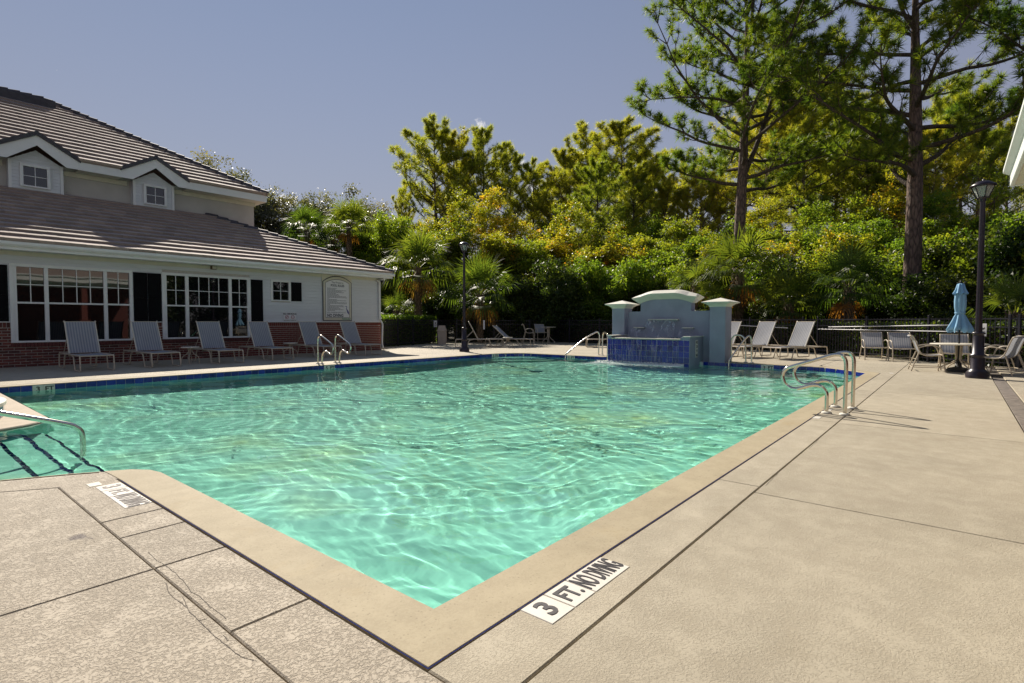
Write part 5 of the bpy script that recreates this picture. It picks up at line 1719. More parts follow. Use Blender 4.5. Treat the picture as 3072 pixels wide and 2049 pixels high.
# ---------------------------------------------------------------- lamp posts
def lamp_post(label, loc, h, hs=1.0, rot=.3):
    t = thing('lamp_post', label, 'lamp post', loc, group='black lantern lamp posts')
    c = (loc[0], loc[1], 0)
    m = MB(); m.lathe([(.20, .003), (.205, .07), (.19, .09), (.195, .12), (.15, .17), (.125, .20), (.125, .42), (.10, .46), (.145, .475), (.145, .50), (.105, .52), (.098, .90), (.085, .93), (.115, .945), (.115, .975), (.075, .99)], c, 24)
    m.build('base', M['lamp_metal'], t)
    m = MB(); m.lathe([(.062, .985), (.058, 1.6), (.047, h - .50), (.047, h - .46)], c, 16); m.build('pole', M['lamp_metal'], t)
    z0 = h - .46
    m = MB(); m.lathe([(.055, z0), (.065, z0 + .02), (.05, z0 + .04), (.09 * hs, z0 + .07)], c, 12); m.build('collar', M['lamp_metal'], t)
    n_ = 6; r0, r1, zb, zt = .078 * hs, .155 * hs, z0 + .07, z0 + .31
    cage = MB()
    P_ = lambda k, r, z: (c[0] + r * cos(rot + k * 2 * pi / n_), c[1] + r * sin(rot + k * 2 * pi / n_), z)
    for k in range(n_): cage.tube([P_(k, r0, zb), P_(k, r1, zt)], .011, 6)
    cage.tube([P_(k, r1, zt) for k in range(n_)], .013, 6, closed=True); cage.tube([P_(k, r0, zb) for k in range(n_)], .012, 6, closed=True)
    cg = cage.build('lantern_cage', M['lamp_metal'], t)
    for k in range(n_):
        pn = MB(); a, b_ = P_(k, r0 * .96, zb + .01), P_(k + 1, r0 * .96, zb + .01); cc, dd_ = P_(k + 1, r1 * .96, zt - .01), P_(k, r1 * .96, zt - .01)
        ctr = Vector((c[0], c[1], 0))
        inn = [Vector(p) + (Vector((c[0], c[1], p[2])) - Vector(p)).normalized() * .004 for p in (a, b_, cc, dd_)]
        pn.add([a, b_, cc, dd_] + inn, [(0, 1, 2, 3), (7, 6, 5, 4), (0, 4, 5, 1), (1, 5, 6, 2), (2, 6, 7, 3), (3, 7, 4, 0)])
        pn.build('pane', M['lamp_glass'], cg)
    m = MB(); m.lathe([(r1 + .03, zt), (r1 + .035, zt + .015), (r1 * .82, zt + .07), (r1 * .52, zt + .105), (r1 * .2, zt + .12), (.018, zt + .125), (.022, zt + .14), (.004, zt + .165)], c, 18); m.build('lantern_roof', M['lamp_metal'], t)
    return t
lamp_post('tall dark lamp post with lantern standing beside the umbrella table', (15.23, -.335, 0), 4.22, 1.25)
lamp_post('dark lamp post with lantern across the pool, beside two chaise lounges', (15.55, 15.40, 0), 4.45, 1.2)

# ---------------------------------------------------------------- waste bin
bn = thing('waste_bin', 'square beige waste bin with a hooded flap lid beside the hedge', 'waste bin', (20.1, 21.6, 0), .75)
m = MB()
def taper(mb, h0, h1, w0, w1):
    v = [(-w0, -w0, h0), (w0, -w0, h0), (w0, w0, h0), (-w0, w0, h0), (-w1, -w1, h1), (w1, -w1, h1), (w1, w1, h1), (-w1, w1, h1)]
    mb.add(v, [(3, 2, 1, 0), (4, 5, 6, 7), (0, 1, 5, 4), (1, 2, 6, 5), (2, 3, 7, 6), (3, 0, 4, 7)])
taper(m, .0, .70, .20, .235)
for s in (-1, 1):
    m.box((s * .12 - .02, -.245, .04), (s * .12 + .02, -.20, .68), .01)
link_mesh('body', m.mesh('body', M['bin']), bn)
m = MB(); m.box((-.26, -.26, .70), (.26, .26, .765), .012); link_mesh('rim', m.mesh('rim', M['bin']), bn)
m = MB(); taper(m, .765, 1.01, .235, .17); link_mesh('hood', m.mesh('hood', M['bin']), bn)
m = MB(); m.add([(-.14, -.237, .785), (.14, -.237, .785), (.115, -.192, .985), (-.115, -.192, .985)], [(0, 1, 2, 3)]); link_mesh('flap', m.mesh('flap', M['sign_frame']), bn)

# ---------------------------------------------------------------- fence runs with single pickets, posts and hooks
pick_me = MB().box((-.009, -.009, .07), (.009, .009, 1.33)).mesh('picket', M['fence'])
post_me = MB().box((-.03, -.03, .0), (.03, .03, 1.40), .005).mesh('post', M['fence'])
def fence(a, b_, label, pitch=.125):
    a = Vector(a); b_ = Vector(b_)
    t = thing('metal_fence', label, 'fence', (a.x, a.y, 0), atan2((b_ - a).y, (b_ - a).x), group='black picket fence')
    L = (b_ - a).length
    for z in (.12, 1.05, 1.27):
        m = MB(); m.box((0, -.016, z), (L, .016, z + .032)); o = link_mesh('rail', m.mesh('rail', M['fence']), t)
    k = 0
    while k * 2.2 <= L + .01:
        o = link_mesh('post', post_me, t); o.location = (min(k * 2.2, L), 0, 0); k += 1
    x = pitch
    while x < L:
        o = link_mesh('picket', pick_me, t); o.location = (x, 0, 0); x += pitch
    return t
fence((14.75, 20.45), (18.2, 21.75), 'black metal picket fence between the clubhouse corner and the clipped hedge')
fence((18.2, 21.75), (22.2, 22.6), 'black metal picket fence behind the waste bin')
fence((22.2, 22.6), (26.3, 19.4), 'black metal picket fence behind the bar table', .14)
fence((26.3, 19.4), (25.0, 11.0), 'black metal picket fence behind the left of the fountain', .15)
fence((25.0, 11.0), (23.1, 4.1), 'black metal picket fence behind the loungers right of the fountain')
fence((23.1, 4.1), (18.8, -1.2), 'black metal picket fence behind the two empty chairs')
fence((18.8, -1.2), (15.2, -5.6), 'black metal picket fence at the far right end, behind the umbrella table', .15)
def pole(label, p, q):
    t = MB(); t.tube([p, q], .012, 8)
    return tag(t.build('rescue_pole', M['pole_white']), label, 'rescue pole', 'long white poles hung on the fence')
nF = Vector((-.776, .63, 0)) * .06
pole('lower long white pole hung on the fence behind the two empty chairs', Vector((23.05, 4.05, .934)) + nF, Vector((19.3, -.58, .925)) + nF)
pole('upper long white pole hung on the fence behind the two empty chairs', Vector((22.72, 3.64, 1.016)) + nF, Vector((19.87, .12, 1.114)) + nF)
pole('white pole sloping along the fence behind the sunlit loungers', (24.0, 7.66, 1.075), (23.30, 5.18, .965))

def small_sign(label, ctr, w, h, rz, lines, pict=True):
    t = thing('notice_sign', label, 'sign', (ctr[0], ctr[1], ctr[2] - h / 2), rz)
    m = MB(); m.box((-w / 2, -.006, 0), (w / 2, .006, h), .003); link_mesh('panel', m.mesh('panel', M['sign_white']), t)
    if pict:
        m = MB(); m.tube([(-.05, -.0085, h * .72), (-.01, -.0085, h * .62), (.03, -.0085, h * .60), (.07, -.0085, h * .70)], [.008, .03, .025, .01], 6, smooth_path=3, ell=.1)
        m.tube([(-.02, -.0085, h * .60), (-.03, -.0085, h * .50)], .012, 6, ell=.1); link_mesh('pictogram', m.mesh('pictogram', M['ink']), t)
    m = MB()
    for k in range(lines):
        z_ = h * .36 - k * .035
        m.box((-w * .36, -.0078, z_), (w * .36 - .03 * (k % 2), -.0066, z_ + .012))
    link_mesh('print', m.mesh('print', M['ink']), t)
    return t
small_sign('small white pictogram sign on the fence behind the waste bin', (20.0, 22.02, 1.10), .30, .36, radians(12) , 2)
small_sign('narrow white sign standing in front of a palm trunk behind the loungers', (21.45, 19.75, 1.05), .085, .50, radians(-50), 0, False)
pst = small_sign('white notice sign on the fence right of the lamp post', (19.30, -.50, .985), .22, .34, radians(-129), 3)
# ---------------------------------------------------------------- vegetation
def np_mesh(name, verts, faces, tone, mat, smooth=False):
    """verts (V,3), faces (F,k) all same size, tone per face"""
    me = bpy.data.meshes.new(name)
    V = np.asarray(verts, np.float32); Fc = np.asarray(faces, np.int32)
    k = Fc.shape[1]
    me.vertices.add(len(V)); me.vertices.foreach_set('co', V.ravel())
    me.loops.add(Fc.size); me.loops.foreach_set('vertex_index', Fc.ravel())
    me.polygons.add(len(Fc)); me.polygons.foreach_set('loop_start', (np.arange(len(Fc)) * k).astype(np.int32))
    at = me.attributes.new('tone', 'FLOAT', 'FACE')
    at.data.foreach_set('value', np.asarray(tone, np.float32))
    me.materials.append(mat)
    me.update()
    return me

def unit(a):
    return a / np.maximum(1e-9, np.linalg.norm(a, axis=-1, keepdims=True))

def leaves_np(rng, C, size, up=0.25):
    """rhombic leaf blades at centres C"""
    N = len(C)
    nrm = rng.normal(size=(N, 3)); nrm[:, 2] = np.abs(nrm[:, 2]) + up; nrm = unit(nrm)
    t = unit(np.cross(nrm, rng.normal(size=(N, 3)))); b = np.cross(nrm, t)
    s = size[:, None]
    bend = nrm * s * .12
    v = np.stack([C - t * s * .5 - bend, C + b * s * .28, C + t * s * .5 - bend, C - b * s * .28], 1).reshape(-1, 3)
    f = np.arange(4 * N).reshape(N, 4)
    return v, f

def bush_crown(seed, lobes, clumps_per, leaves_per, leaf, sig, tone_mu=.45, tone_sd=.2, fill=.35):
    rng = np.random.RandomState(seed)
    Cs = []; Ts = []
    for (cx, cy, cz, rx, ry, rz) in lobes:
        n = int(clumps_per * (rx * ry * rz) ** .5)
        d = unit(rng.normal(size=(n, 3)))
        r = np.where(rng.rand(n) < fill, rng.rand(n) ** .5, .78 + .30 * rng.rand(n))
        cc = np.array([cx, cy, cz]) + d * r[:, None] * np.array([rx, ry, rz])
        cc = cc[cc[:, 2] > .05]
        for c in cc:
            m = int(leaves_per * rng.uniform(.5, 1.5))
            sg = sig * rng.uniform(.7, 1.4)
            Cs.append(c + rng.normal(size=(m, 3)) * np.array([sg, sg, sg * .7]))
            Ts.append(np.clip(tone_mu + rng.normal() * tone_sd + rng.normal(size=m) * .13, 0, 1))
    C = np.concatenate(Cs); T = np.concatenate(Ts)
    k = C[:, 2] > .02
    C = C[k]; T = T[k]
    v, f = leaves_np(rng, C, leaf * rng.uniform(.65, 1.35, len(C)))
    return v, f, T

def stems(seed, n, spread, h, r, lean=.3, mat='twig', z0=0.0):
    rr = random.Random(seed)
    m = MB()
    for k in range(n):
        a = rr.uniform(0, 2 * pi); l = rr.uniform(.3, 1) * spread
        m.tube([(.08 * cos(a), .08 * sin(a), z0), (l * .3 * cos(a), l * .3 * sin(a), h * .35), (l * .6 * cos(a + .3), l * .6 * sin(a + .3), h * .65), (l * cos(a + .5), l * sin(a + .5), h * rr.uniform(.8, 1.0))], [r, r * .75, r * .5, r * .15], 6, smooth_path=3)
    return m

def make_bush(name, seed, w, h, mat, leaf=.11, dens=1.0, tone=.45, cat='shrub', base=0.25, trunk=None, fill=.35, lobn=46, sig=.17):
    rr = random.Random(seed)
    lobes = []
    for k in range(lobn):
        a = rr.uniform(0, 2 * pi); zf = rr.uniform(base * .6, .93)
        env = (1 - max(0, (zf - .45) / .55) ** 2.2 * .75) * rr.uniform(.75, 1.15)
        q = .40 * w * env * sqrt(rr.random())
        s = rr.uniform(.07, .15) * w
        lobes.append((q * cos(a), q * sin(a), zf * h, s, s, s * rr.uniform(.55, 1.0)))
    for k in range(lobn // 4):      # stray sprays that break the outline
        a = rr.uniform(0, 2 * pi); s = rr.uniform(.05, .09) * w
        zf = rr.uniform(.5, 1.04); q = w * rr.uniform(.2, .52) * (1.15 - .6 * zf)
        lobes.append((q * cos(a), q * sin(a), zf * h, s, s, s * 1.5))
    gap = rr.uniform(0, 6.28)      # leave a thin side so that branches and sky show through
    lobes = [l for l in lobes if not (abs((atan2(l[1], l[0]) - gap + pi) % (2 * pi) - pi) < .5 and rr.random() < .7)]
    v, f, T = bush_crown(seed, lobes, 30 * dens, 42, leaf, sig, tone, .2, fill)
    t = thing(name, 'x', cat)
    link_mesh('crown', np_mesh('crown', v, f, T, M[mat]), t)
    if trunk:
        sm = MB(); sm.tube([(0, 0, -.05), (.05, .02, h * .2), (-.04, .06, h * .45), (.03, .0, h * .8)], [trunk, trunk * .85, trunk * .6, trunk * .15], 8, smooth_path=4)
        for k in range(14):
            a = rr.uniform(0, 6.28); z = rr.uniform(.25, .75) * h; L = rr.uniform(.2, .45) * w
            sm.tube([(0, 0, z), (L * .5 * cos(a), L * .5 * sin(a), z + L * .35), (L * cos(a), L * sin(a), z + L * .8)], [trunk * .4, trunk * .28, trunk * .08], 6, smooth_path=3)
        link_mesh('trunk', sm.mesh('trunk', M['twig']), t)
    else:
        link_mesh('stem', stems(seed, 7, w * .35, h * .8, .035).mesh('stem', M['twig']), t)
    return t

# prototypes at real size; copies vary only a little in scale
PROTO = {}
PROTO['shrub_dark'] = [make_bush('leafy_shrub', 11 + k, 4.2, 3.2, 'leaf_dark', .125, 1.15, .42) for k in range(3)]
PROTO['shrub_green'] = [make_bush('leafy_shrub', 21 + k, 4.4, 3.8, 'leaf_green', .12, 1.15, .48) for k in range(3)]
PROTO['green'] = [make_bush('bushy_tree', 31 + k, 5.0, 8.0, 'leaf_green', .14, 1.35, .52, 'tree', .22, .12, .35, 80) for k in range(3)]
PROTO['yellow'] = [make_bush('bushy_tree', 41 + k, 5.2, 8.0, 'leaf_yellow', .14, 1.3, .40, 'tree', .2, .12, .35, 80) for k in range(3)]
PROTO['thin_green'] = [make_bush('slender_tree', 81 + k, 4.6, 11.0, 'leaf_green', .14, .62, .5, 'tree', .55, .085, .4, 44, .17) for k in range(2)]
PROTO['thin_yellow'] = [make_bush('slender_tree', 91 + k, 4.6, 11.0, 'leaf_yellow', .14, .58, .42, 'tree', .5, .085, .4, 44, .17) for k in range(2)]
PROTO['vine'] = [make_bush('vine_draped_tree', 51, 3.6, 9.0, 'leaf_green', .12, .33, .72, 'tree', .3, .09, .5, 26, .16)]
PROTO['silver'] = [make_bush('pale_oak_tree', 61 + k, 8.0, 13.5, 'leaf_silver', .20, .55, .5, 'tree', .35, .22, .3, 70, .30) for k in range(2)]
PROTO['back_dark'] = [make_bush('distant_tree', 71, 7.5, 8.5, 'leaf_dark', .22, .42, .5, 'tree', .12, .15, .4, 60, .30)]
PROTO['back_green'] = [make_bush('distant_tree', 75, 7.5, 8.5, 'leaf_green', .22, .42, .4, 'tree', .12, .15, .4, 60, .30)]
PROTO_H = {'shrub_dark': 3.2, 'shrub_green': 3.8, 'green': 8.0, 'yellow': 8.0, 'vine': 9.0, 'thin_green': 11.0, 'thin_yellow': 11.0, 'silver': 13.5, 'back_dark': 8.5, 'back_green': 8.5}

LAND = [(-20, 'over the clubhouse roof'), (-11.0, 'behind the clubhouse roof corner'), (-8.0, 'behind the clipped hedge'), (-4.9, 'behind the far lamp post'), (-1.2, 'behind the loungers past the far lamp post'), (4.2, 'behind the bar table'), (9.0, 'behind the gap left of the fountain'), (13.2, 'behind the left fountain pillar'), (18.0, 'behind the arched fountain top'), (21.8, 'behind the right fountain pillar'), (25.0, 'behind the slim tall pine'), (29.5, 'behind the sunlit loungers'), (33.5, 'behind the two empty fence chairs'), (37.8, 'behind the stout tall pine'), (41.0, 'behind the umbrella'), (43.2, 'behind the near lamp post'), (60, 'at the right edge behind the umbrella table')]
def where(x, y):
    b = math.degrees(HEAD - atan2(y, x))        # degrees to the right of straight ahead
    for lim, txt in LAND:
        if b <= lim: return b, txt
    return b, LAND[-1][1]
PLANTS = []      # (object, kind phrase, group, x, y, height)
used_p = {}
def plant(kind, i, x, y, h, phrase, group, ws=1.0, rz=None):
    lst = PROTO[kind]
    pr = lst[i % len(lst)]
    o = pr if pr.name not in used_p else copy_tree(pr)
    used_p[pr.name] = 1
    s = h / PROTO_H[kind]
    o.location = (x, y, -.06)
    o.rotation_euler = (0, 0, RND.uniform(0, 6.28) if rz is None else rz)
    o.scale = (ws * (.6 + .4 * s), ws * (.6 + .4 * s), s)
    PLANTS.append((o, phrase, group, x, y, h))
    return o
SHRUBS = [
    (21.53, 27.3, 2.48, 'dark'),
    (24.1, 25.77, 3.28, 'dark'),
    (24.26, 23.23, 2.47, 'dark'),
    (26.5, 21.31, 3.85, 'dark'),
    (27.28, 18.8, 4.39, 'dark'),
    (28.72, 17.07, 4.59, 'green'),
    (29.24, 14.87, 4.89, 'green'),
    (29.67, 12.79, 4.39, 'green'),
    (31.02, 11.16, 4.39, 'dark'),
    (31.79, 8.66, 4.56, 'green'),
    (30.89, 6.61, 4.08, 'dark'),
    (30.85, 5.09, 4.39, 'green'),
    (30.94, 3.42, 4.03, 'dark'),
    (30.74, 2.09, 4.31, 'green'),
    (30.55, 0.75, 4.48, 'green'),
    (29.44, -0.26, 4.49, 'dark'),
    (28.23, -1.14, 4.46, 'green'),
    (26.98, -1.99, 4.41, 'dark'),
    (26.96, -2.75, 4.92, 'green'),
    (27.2, 23.59, 3.12, 'dark'),
    (29.76, 18.94, 3.5, 'dark'),
    (30.04, 9.2, 2.92, 'dark'),
    (29.25, 7.02, 2.64, 'dark'),
    (29.16, 4.0, 2.69, 'dark'),
    (29.64, 2.64, 2.81, 'dark'),
    (28.29, 1.13, 2.82, 'dark'),
    (27.31, -0.04, 2.84, 'dark'),
    (26.13, -0.97, 2.84, 'dark'),
]
TREES = [
    (27.42, 32.73, 7.6, 'green'),
    (27.67, 38.69, 10.2, 'green'),
    (27.86, 35.33, 8.99, 'green'),
    (27.7, 29.26, 8.04, 'yellow'),
    (30.79, 30.23, 11.48, 'thin_yellow'),
    (33.56, 30.03, 12.65, 'thin_yellow'),
    (29.01, 24.54, 7.11, 'yellow'),
    (33.6, 26.85, 9.61, 'thin_yellow'),
    (29.27, 22.66, 6.26, 'green'),
    (31.63, 22.96, 7.26, 'yellow'),
    (35.05, 23.52, 10.2, 'thin_yellow'),
    (33.94, 21.74, 10.02, 'thin_yellow'),
    (31.18, 18.79, 6.35, 'yellow'),
    (33.67, 18.93, 7.11, 'yellow'),
    (31.7, 16.6, 5.99, 'yellow'),
    (35.17, 17.12, 7.22, 'green'),
    (32.14, 14.51, 5.96, 'green'),
    (37.63, 15.71, 9.07, 'thin_green'),
    (39.07, 15.54, 7.66, 'yellow'),
    (35.88, 13.13, 7.13, 'green'),
    (33.54, 11.25, 6.02, 'yellow'),
    (37.87, 10.73, 7.35, 'green'),
    (41.64, 10.88, 10.04, 'thin_yellow'),
    (34.92, 8.01, 5.88, 'yellow'),
    (38.89, 7.93, 6.96, 'green'),
    (42.97, 7.71, 10.05, 'thin_green'),
    (38.85, 6.41, 6.8, 'green'),
    (34.99, 4.8, 5.77, 'yellow'),
    (42.56, 5.07, 10.03, 'thin_green'),
    (39.53, 4.02, 6.84, 'green'),
    (43.55, 3.87, 10.7, 'thin_yellow'),
    (35.43, 2.7, 5.71, 'green'),
    (41.49, 1.66, 6.84, 'green'),
    (44.42, 1.26, 10.0, 'thin_green'),
    (36.09, 0.34, 5.73, 'green'),
    (43.18, -0.38, 6.84, 'yellow'),
    (44.09, -1.48, 11.13, 'vine'),
    (43.26, -2.05, 7.66, 'green'),
    (41.15, -2.63, 6.7, 'green'),
    (43.35, 13.52, 9.68, 'thin_green'),
    (29.6, 33.24, 10.08, 'thin_yellow'),
    (41.24, 19.19, 10.08, 'thin_green'),
    (39.68, 21.08, 9.81, 'thin_yellow'),
]
OAKS = [
    (21.84, 55.14, 16.04, 'silver'),
    (23.48, 53.15, 14.27, 'silver'),
    (25.88, 53.4, 13.44, 'silver'),
    (28.09, 52.29, 12.81, 'silver'),
    (29.5, 49.02, 13.04, 'silver'),
    (30.46, 44.73, 12.66, 'silver'),
    (34.57, 46.04, 12.5, 'silver'),
]
BACK = [
    (37.05, 52.45, 9.11, 'dark'),
    (39.63, 49.35, 10.26, 'green'),
    (42.2, 46.25, 11.41, 'dark'),
    (44.77, 43.14, 9.11, 'green'),
    (47.34, 40.04, 10.26, 'dark'),
    (49.91, 36.94, 11.41, 'green'),
    (52.48, 33.84, 9.11, 'dark'),
    (55.05, 30.74, 10.26, 'green'),
    (57.62, 27.64, 11.41, 'dark'),
    (60.19, 24.54, 9.11, 'green'),
    (62.76, 21.44, 10.26, 'dark'),
    (65.34, 18.33, 11.41, 'green'),
    (67.91, 15.23, 9.11, 'dark'),
    (70.48, 12.13, 10.26, 'green'),
    (73.05, 9.03, 11.41, 'dark'),
    (75.62, 5.93, 9.11, 'green'),
    (78.19, 2.83, 10.26, 'dark'),
    (80.76, -0.27, 11.41, 'green'),
    (83.33, -3.37, 9.11, 'dark'),
    (85.9, -6.47, 10.26, 'green'),
    (88.47, -9.58, 11.41, 'dark'),
]
PINES = [
    (43.56, 47.74, 23.71, 9.0),
    (46.35, 47.5, 23.1, 8.0),
    (42.44, 52.22, 16.57, 6.0),
    (47.78, 44.21, 23.26, 8.0),
    (51.42, 42.95, 21.36, 7.0),
    (54.07, 33.49, 22.5, 9.0),
    (53.82, 29.09, 22.23, 10.5),
    (57.04, 40.87, 18.8, 6.5),
    (66.42, 26.43, 19.98, 7.5),
    (67.17, 16.12, 27.15, 10.0),
    (67.37, 12.74, 26.69, 10.0),
    (72.07, 10.21, 25.62, 9.0),
    (76.67, 7.8, 22.44, 8.0),
    (71.62, 1.35, 23.25, 7.5),
    (75.16, 0.21, 25.12, 7.0),
    (81.12, -3.84, 22.23, 8.0),
    (67.49, 31.41, 21.08, 7.5),
    (62.76, 21.44, 16.79, 7.0),
    (52.48, 40.11, 19.84, 8.0),
    (53.42, 35.85, 20.46, 9.0),
    (56.45, 27.48, 19.93, 9.0),
    (66.81, 19.69, 22.44, 9.0),
    (51.25, 13.39, 20.1, 9.0),
    (51.11, 10.43, 20.17, 9.5),
    (54.08, 8.41, 19.42, 9.0),
    (54.56, 6.26, 17.32, 9.0),
    (53.4, 4.52, 15.53, 8.5),
    (55.66, 1.8, 16.62, 8.0),
    (60.56, -0.97, 16.47, 8.5),
    (43.51, 25.86, 15.63, 9.0),
    (47.51, 24.17, 15.56, 8.5),
    (49.63, 18.48, 14.39, 8.5),
    (47.46, 21.1, 13.77, 8.0),
]
PALMS = [
    (22.73, 39.96, 8.55, 2.2),
    (24.27, 36.53, 8.77, 2.2),
    (25.12, 40.21, 8.05, 2.0),
    (20.95, 24.55, 4.47, 2.5),
    (22.84, 21.34, 2.86, 2.4),
    (19.95, 25.3, 1.9, 1.3),
    (26.57, 8.06, 3.59, 2.3),
    (25.85, 9.87, 3.08, 1.4),
    (26.11, 5.79, 2.1, 1.7),
    (26.17, 3.53, 2.74, 1.9),
    (22.4, -1.32, 1.51, 1.3),
    (27.54, 18.48, 2.55, 1.5),
    (25.61, 8.9, 2.16, 1.4),
]
for i, (x, y, h, k) in enumerate(SHRUBS):
    plant('shrub_' + k, i, x, y, h, 'dark glossy shrub' if k == 'dark' else 'green leafy shrub', 'shrubs behind the fence')
for i, (x, y, h, k) in enumerate(TREES):
    plant(k, i, x, y, h, {'thin_green': 'slender green tree', 'thin_yellow': 'slender yellowing tree', 'green': 'green bushy tree', 'yellow': 'yellow-green autumn tree', 'vine': 'slender vine-draped tree'}[k], 'bushy trees beyond the fence', 1.05)
for i, (x, y, h, k) in enumerate(OAKS):
    plant(k, i, x, y, h, 'pale grey-green oak', 'pale oaks behind the clubhouse')
for i, (x, y, h, k) in enumerate(BACK):
    plant('back_' + k, i, x, y, h, 'distant dark tree' if k == 'dark' else 'distant green tree', 'distant trees')

# trees past the end of the porch, seen only as the dark reflection in the farther wide window
for i, (x, y, h) in enumerate(((15.5, -12.0, 8.0), (19.5, -14.0, 9.5), (24.0, -13.0, 8.5), (29.0, -12.0, 9.0), (34.0, -14.0, 9.5))):
    tag(plant('back_dark', i, x, y, h, '', '', 1.1), 'dark tree past the porch, seen reflected in the wide window panes', None, 'trees past the porch')
    PLANTS.pop()

# ---- pines
def make_pine(name, seed, h, cb, reach, tr, limbs, needle, nper, nwid, mat='needle', bark='bark', lean=0.0, fork=None, tuft_mul=1.0, taper=.72, droop=0.0):
    rr = random.Random(seed); rng = np.random.RandomState(seed)
    t = thing(name, 'x', 'tree')
    def axis(z):
        q = z / h
        return Vector((lean * q * q + .12 * sin(q * 5 + seed), .12 * sin(q * 4 + seed * 2), z))
    tk = MB()
    zs_ = [0, .03 * h, .15 * h, .3 * h, .45 * h, .6 * h, .75 * h, .88 * h, h * .99]
    tk.tube([axis(z) for z in zs_], [tr * 1.25, tr * 1.05, tr * .95, tr * .86, tr * .74, tr * .58, tr * .38, tr * .2, .02], 12, smooth_path=4)
    link_mesh('trunk', tk.mesh('trunk', M[bark]), t)
    br = MB()
    tips = []; dirs = []
    def twig(p, d, L, r, lvl):
        n = 4
        pts = [p.copy()]; dd = d.copy()
        for k in range(n):
            dd = (dd + Vector((rr.uniform(-.3, .3), rr.uniform(-.3, .3), rr.uniform(-.10, .30) - droop))).normalized()
            pts.append(pts[-1] + dd * (L / n))
        br.tube(pts, [r * (1 - .75 * k / n) for k in range(n + 1)], 5, caps=False)
        for k in range(1, n + 1):
            if lvl == 0 or k >= 2:
                tips.append(pts[k] + Vector((rr.uniform(-.08, .08), rr.uniform(-.08, .08), rr.uniform(-.03, .10)))); dirs.append(dd.copy())
        return pts, dd
    def limb(p, az, el, L, r):
        d = Vector((cos(az) * cos(el), sin(az) * cos(el), sin(el)))
        n = 7
        pts = [p.copy()]; ds = [d.copy()]
        for k in range(n):
            d = (d + Vector((rr.uniform(-.22, .22), rr.uniform(-.22, .22), rr.uniform(-.16, .22) - droop * .5))).normalized()
            pts.append(pts[-1] + d * (L / n)); ds.append(d.copy())
        br.tube(pts, [r * (1 - .8 * k / n) for k in range(n + 1)], 6, smooth_path=2, caps=False)
        for k in range(2, n + 1):
            m = 2 if k < n else 3
            for q in range(m):
                side = Vector((0, 0, 1)).cross(ds[k]).normalized() * (1 if (k + q) % 2 else -1)
                dd = (ds[k] * .75 + side * rr.uniform(.3, .95) + Vector((0, 0, rr.uniform(-.05, .5)))).normalized()
                LL = L * rr.uniform(.16, .34) * (1.15 - .5 * k / n)
                tp, d2 = twig(pts[k], dd, max(.35, LL), r * .28, 0 if rr.random() < tuft_mul * .6 else 1)
                if rr.random() < .75 * tuft_mul:
                    d3 = (d2 + Vector((rr.uniform(-.9, .9), rr.uniform(-.9, .9), rr.uniform(-.1, .5)))).normalized()
                    twig(tp[2], d3, max(.3, LL * .55), r * .15, 1)
    for k in range(limbs):
        q = (k + rr.uniform(0, .9)) / limbs
        z = cb + (h - cb) * q ** .9 * .97
        az = k * 2.39996 + rr.uniform(-.4, .4)
        prof = (1 - taper * q ** 1.6) * (.75 + .25 * min(1, q * 4))
        L = reach * prof * rr.uniform(.65, 1.1)
        el = radians(rr.uniform(0, 24) + 30 * q)
        limb(axis(z), az, el, L, tr * .30 * (1 - .55 * q) + .012)
    if fork:
        z0, az, L, el = fork
        p0 = axis(z0)
        d = Vector((cos(az) * cos(el), sin(az) * cos(el), sin(el)))
        pts = [p0, p0 + d * L * .3, p0 + d * L * .62 + Vector((0, 0, L * .08)), p0 + d * L + Vector((0, 0, L * .2))]
        br.tube(pts, [tr * .45, tr * .36, tr * .25, tr * .08], 8, smooth_path=4, caps=False)
        for k in range(8):
            s = .35 + .65 * k / 8
            p = p0 + d * L * s + Vector((0, 0, L * .2 * s * s))
            limb(p, az + rr.uniform(-1.5, 1.5) + (0 if k % 2 else 1.2), radians(rr.uniform(5, 50)), reach * rr.uniform(.25, .5), tr * .14)
    link_mesh('branches', br.mesh('branches', M['twig'] if bark == 'bark' else M[bark]), t)
    C = np.array([tuple(p) for p in tips]); D = np.array([tuple(p) for p in dirs])
    n = len(C)
    d = unit(np.repeat(D, nper, 0) * .75 + rng.normal(size=(n * nper, 3)) * .75)
    L = needle * rng.uniform(.7, 1.15, (n * nper, 1))
    c = np.repeat(C, nper, 0)
    side = unit(np.cross(d, rng.normal(size=d.shape))) * nwid * .5
    sag = np.zeros_like(d); sag[:, 2] = -.10 * L[:, 0]
    st = c + d * L * .06
    v = np.stack([st + side, c + d * L + sag, st - side], 1).reshape(-1, 3)
    f = np.arange(3 * n * nper).reshape(-1, 3)
    T = np.clip(np.repeat(rng.normal(.48, .2, n), nper) + rng.normal(0, .12, n * nper), 0, 1)
    link_mesh('crown', np_mesh('crown', v, f, T, M[mat]), t)
    return t
pa = make_pine('tall_pine', 4, 19.2, 7.6, 7.3, .31, 44, .36, 42, .027, fork=(8.3, HEAD - radians(75), 8.0, radians(66)), taper=.6)
pa.location = (28.06, 8.46, -.06); tag(pa, 'tall slim pine with a forked trunk rising behind the right fountain pillar', None, 'tall pines')
pb = make_pine('tall_pine', 9, 18.6, 6.7, 7.6, .345, 36, .38, 42, .027, mat='needle', taper=.45)
pb.location = (28.53, 1.62, -.06); pb.rotation_euler = (0, 0, 1.1); tag(pb, 'stout dark-trunked tall pine standing behind the umbrella table', None, 'tall pines')
pf = make_pine('tall_pine', 14, 17.5, 8.2, 7.0, .30, 28, .36, 40, .026)
pf.location = (31.92, -4.03, -.06); tag(pf, 'pine whose branches reach in at the top right corner', None, 'tall pines')
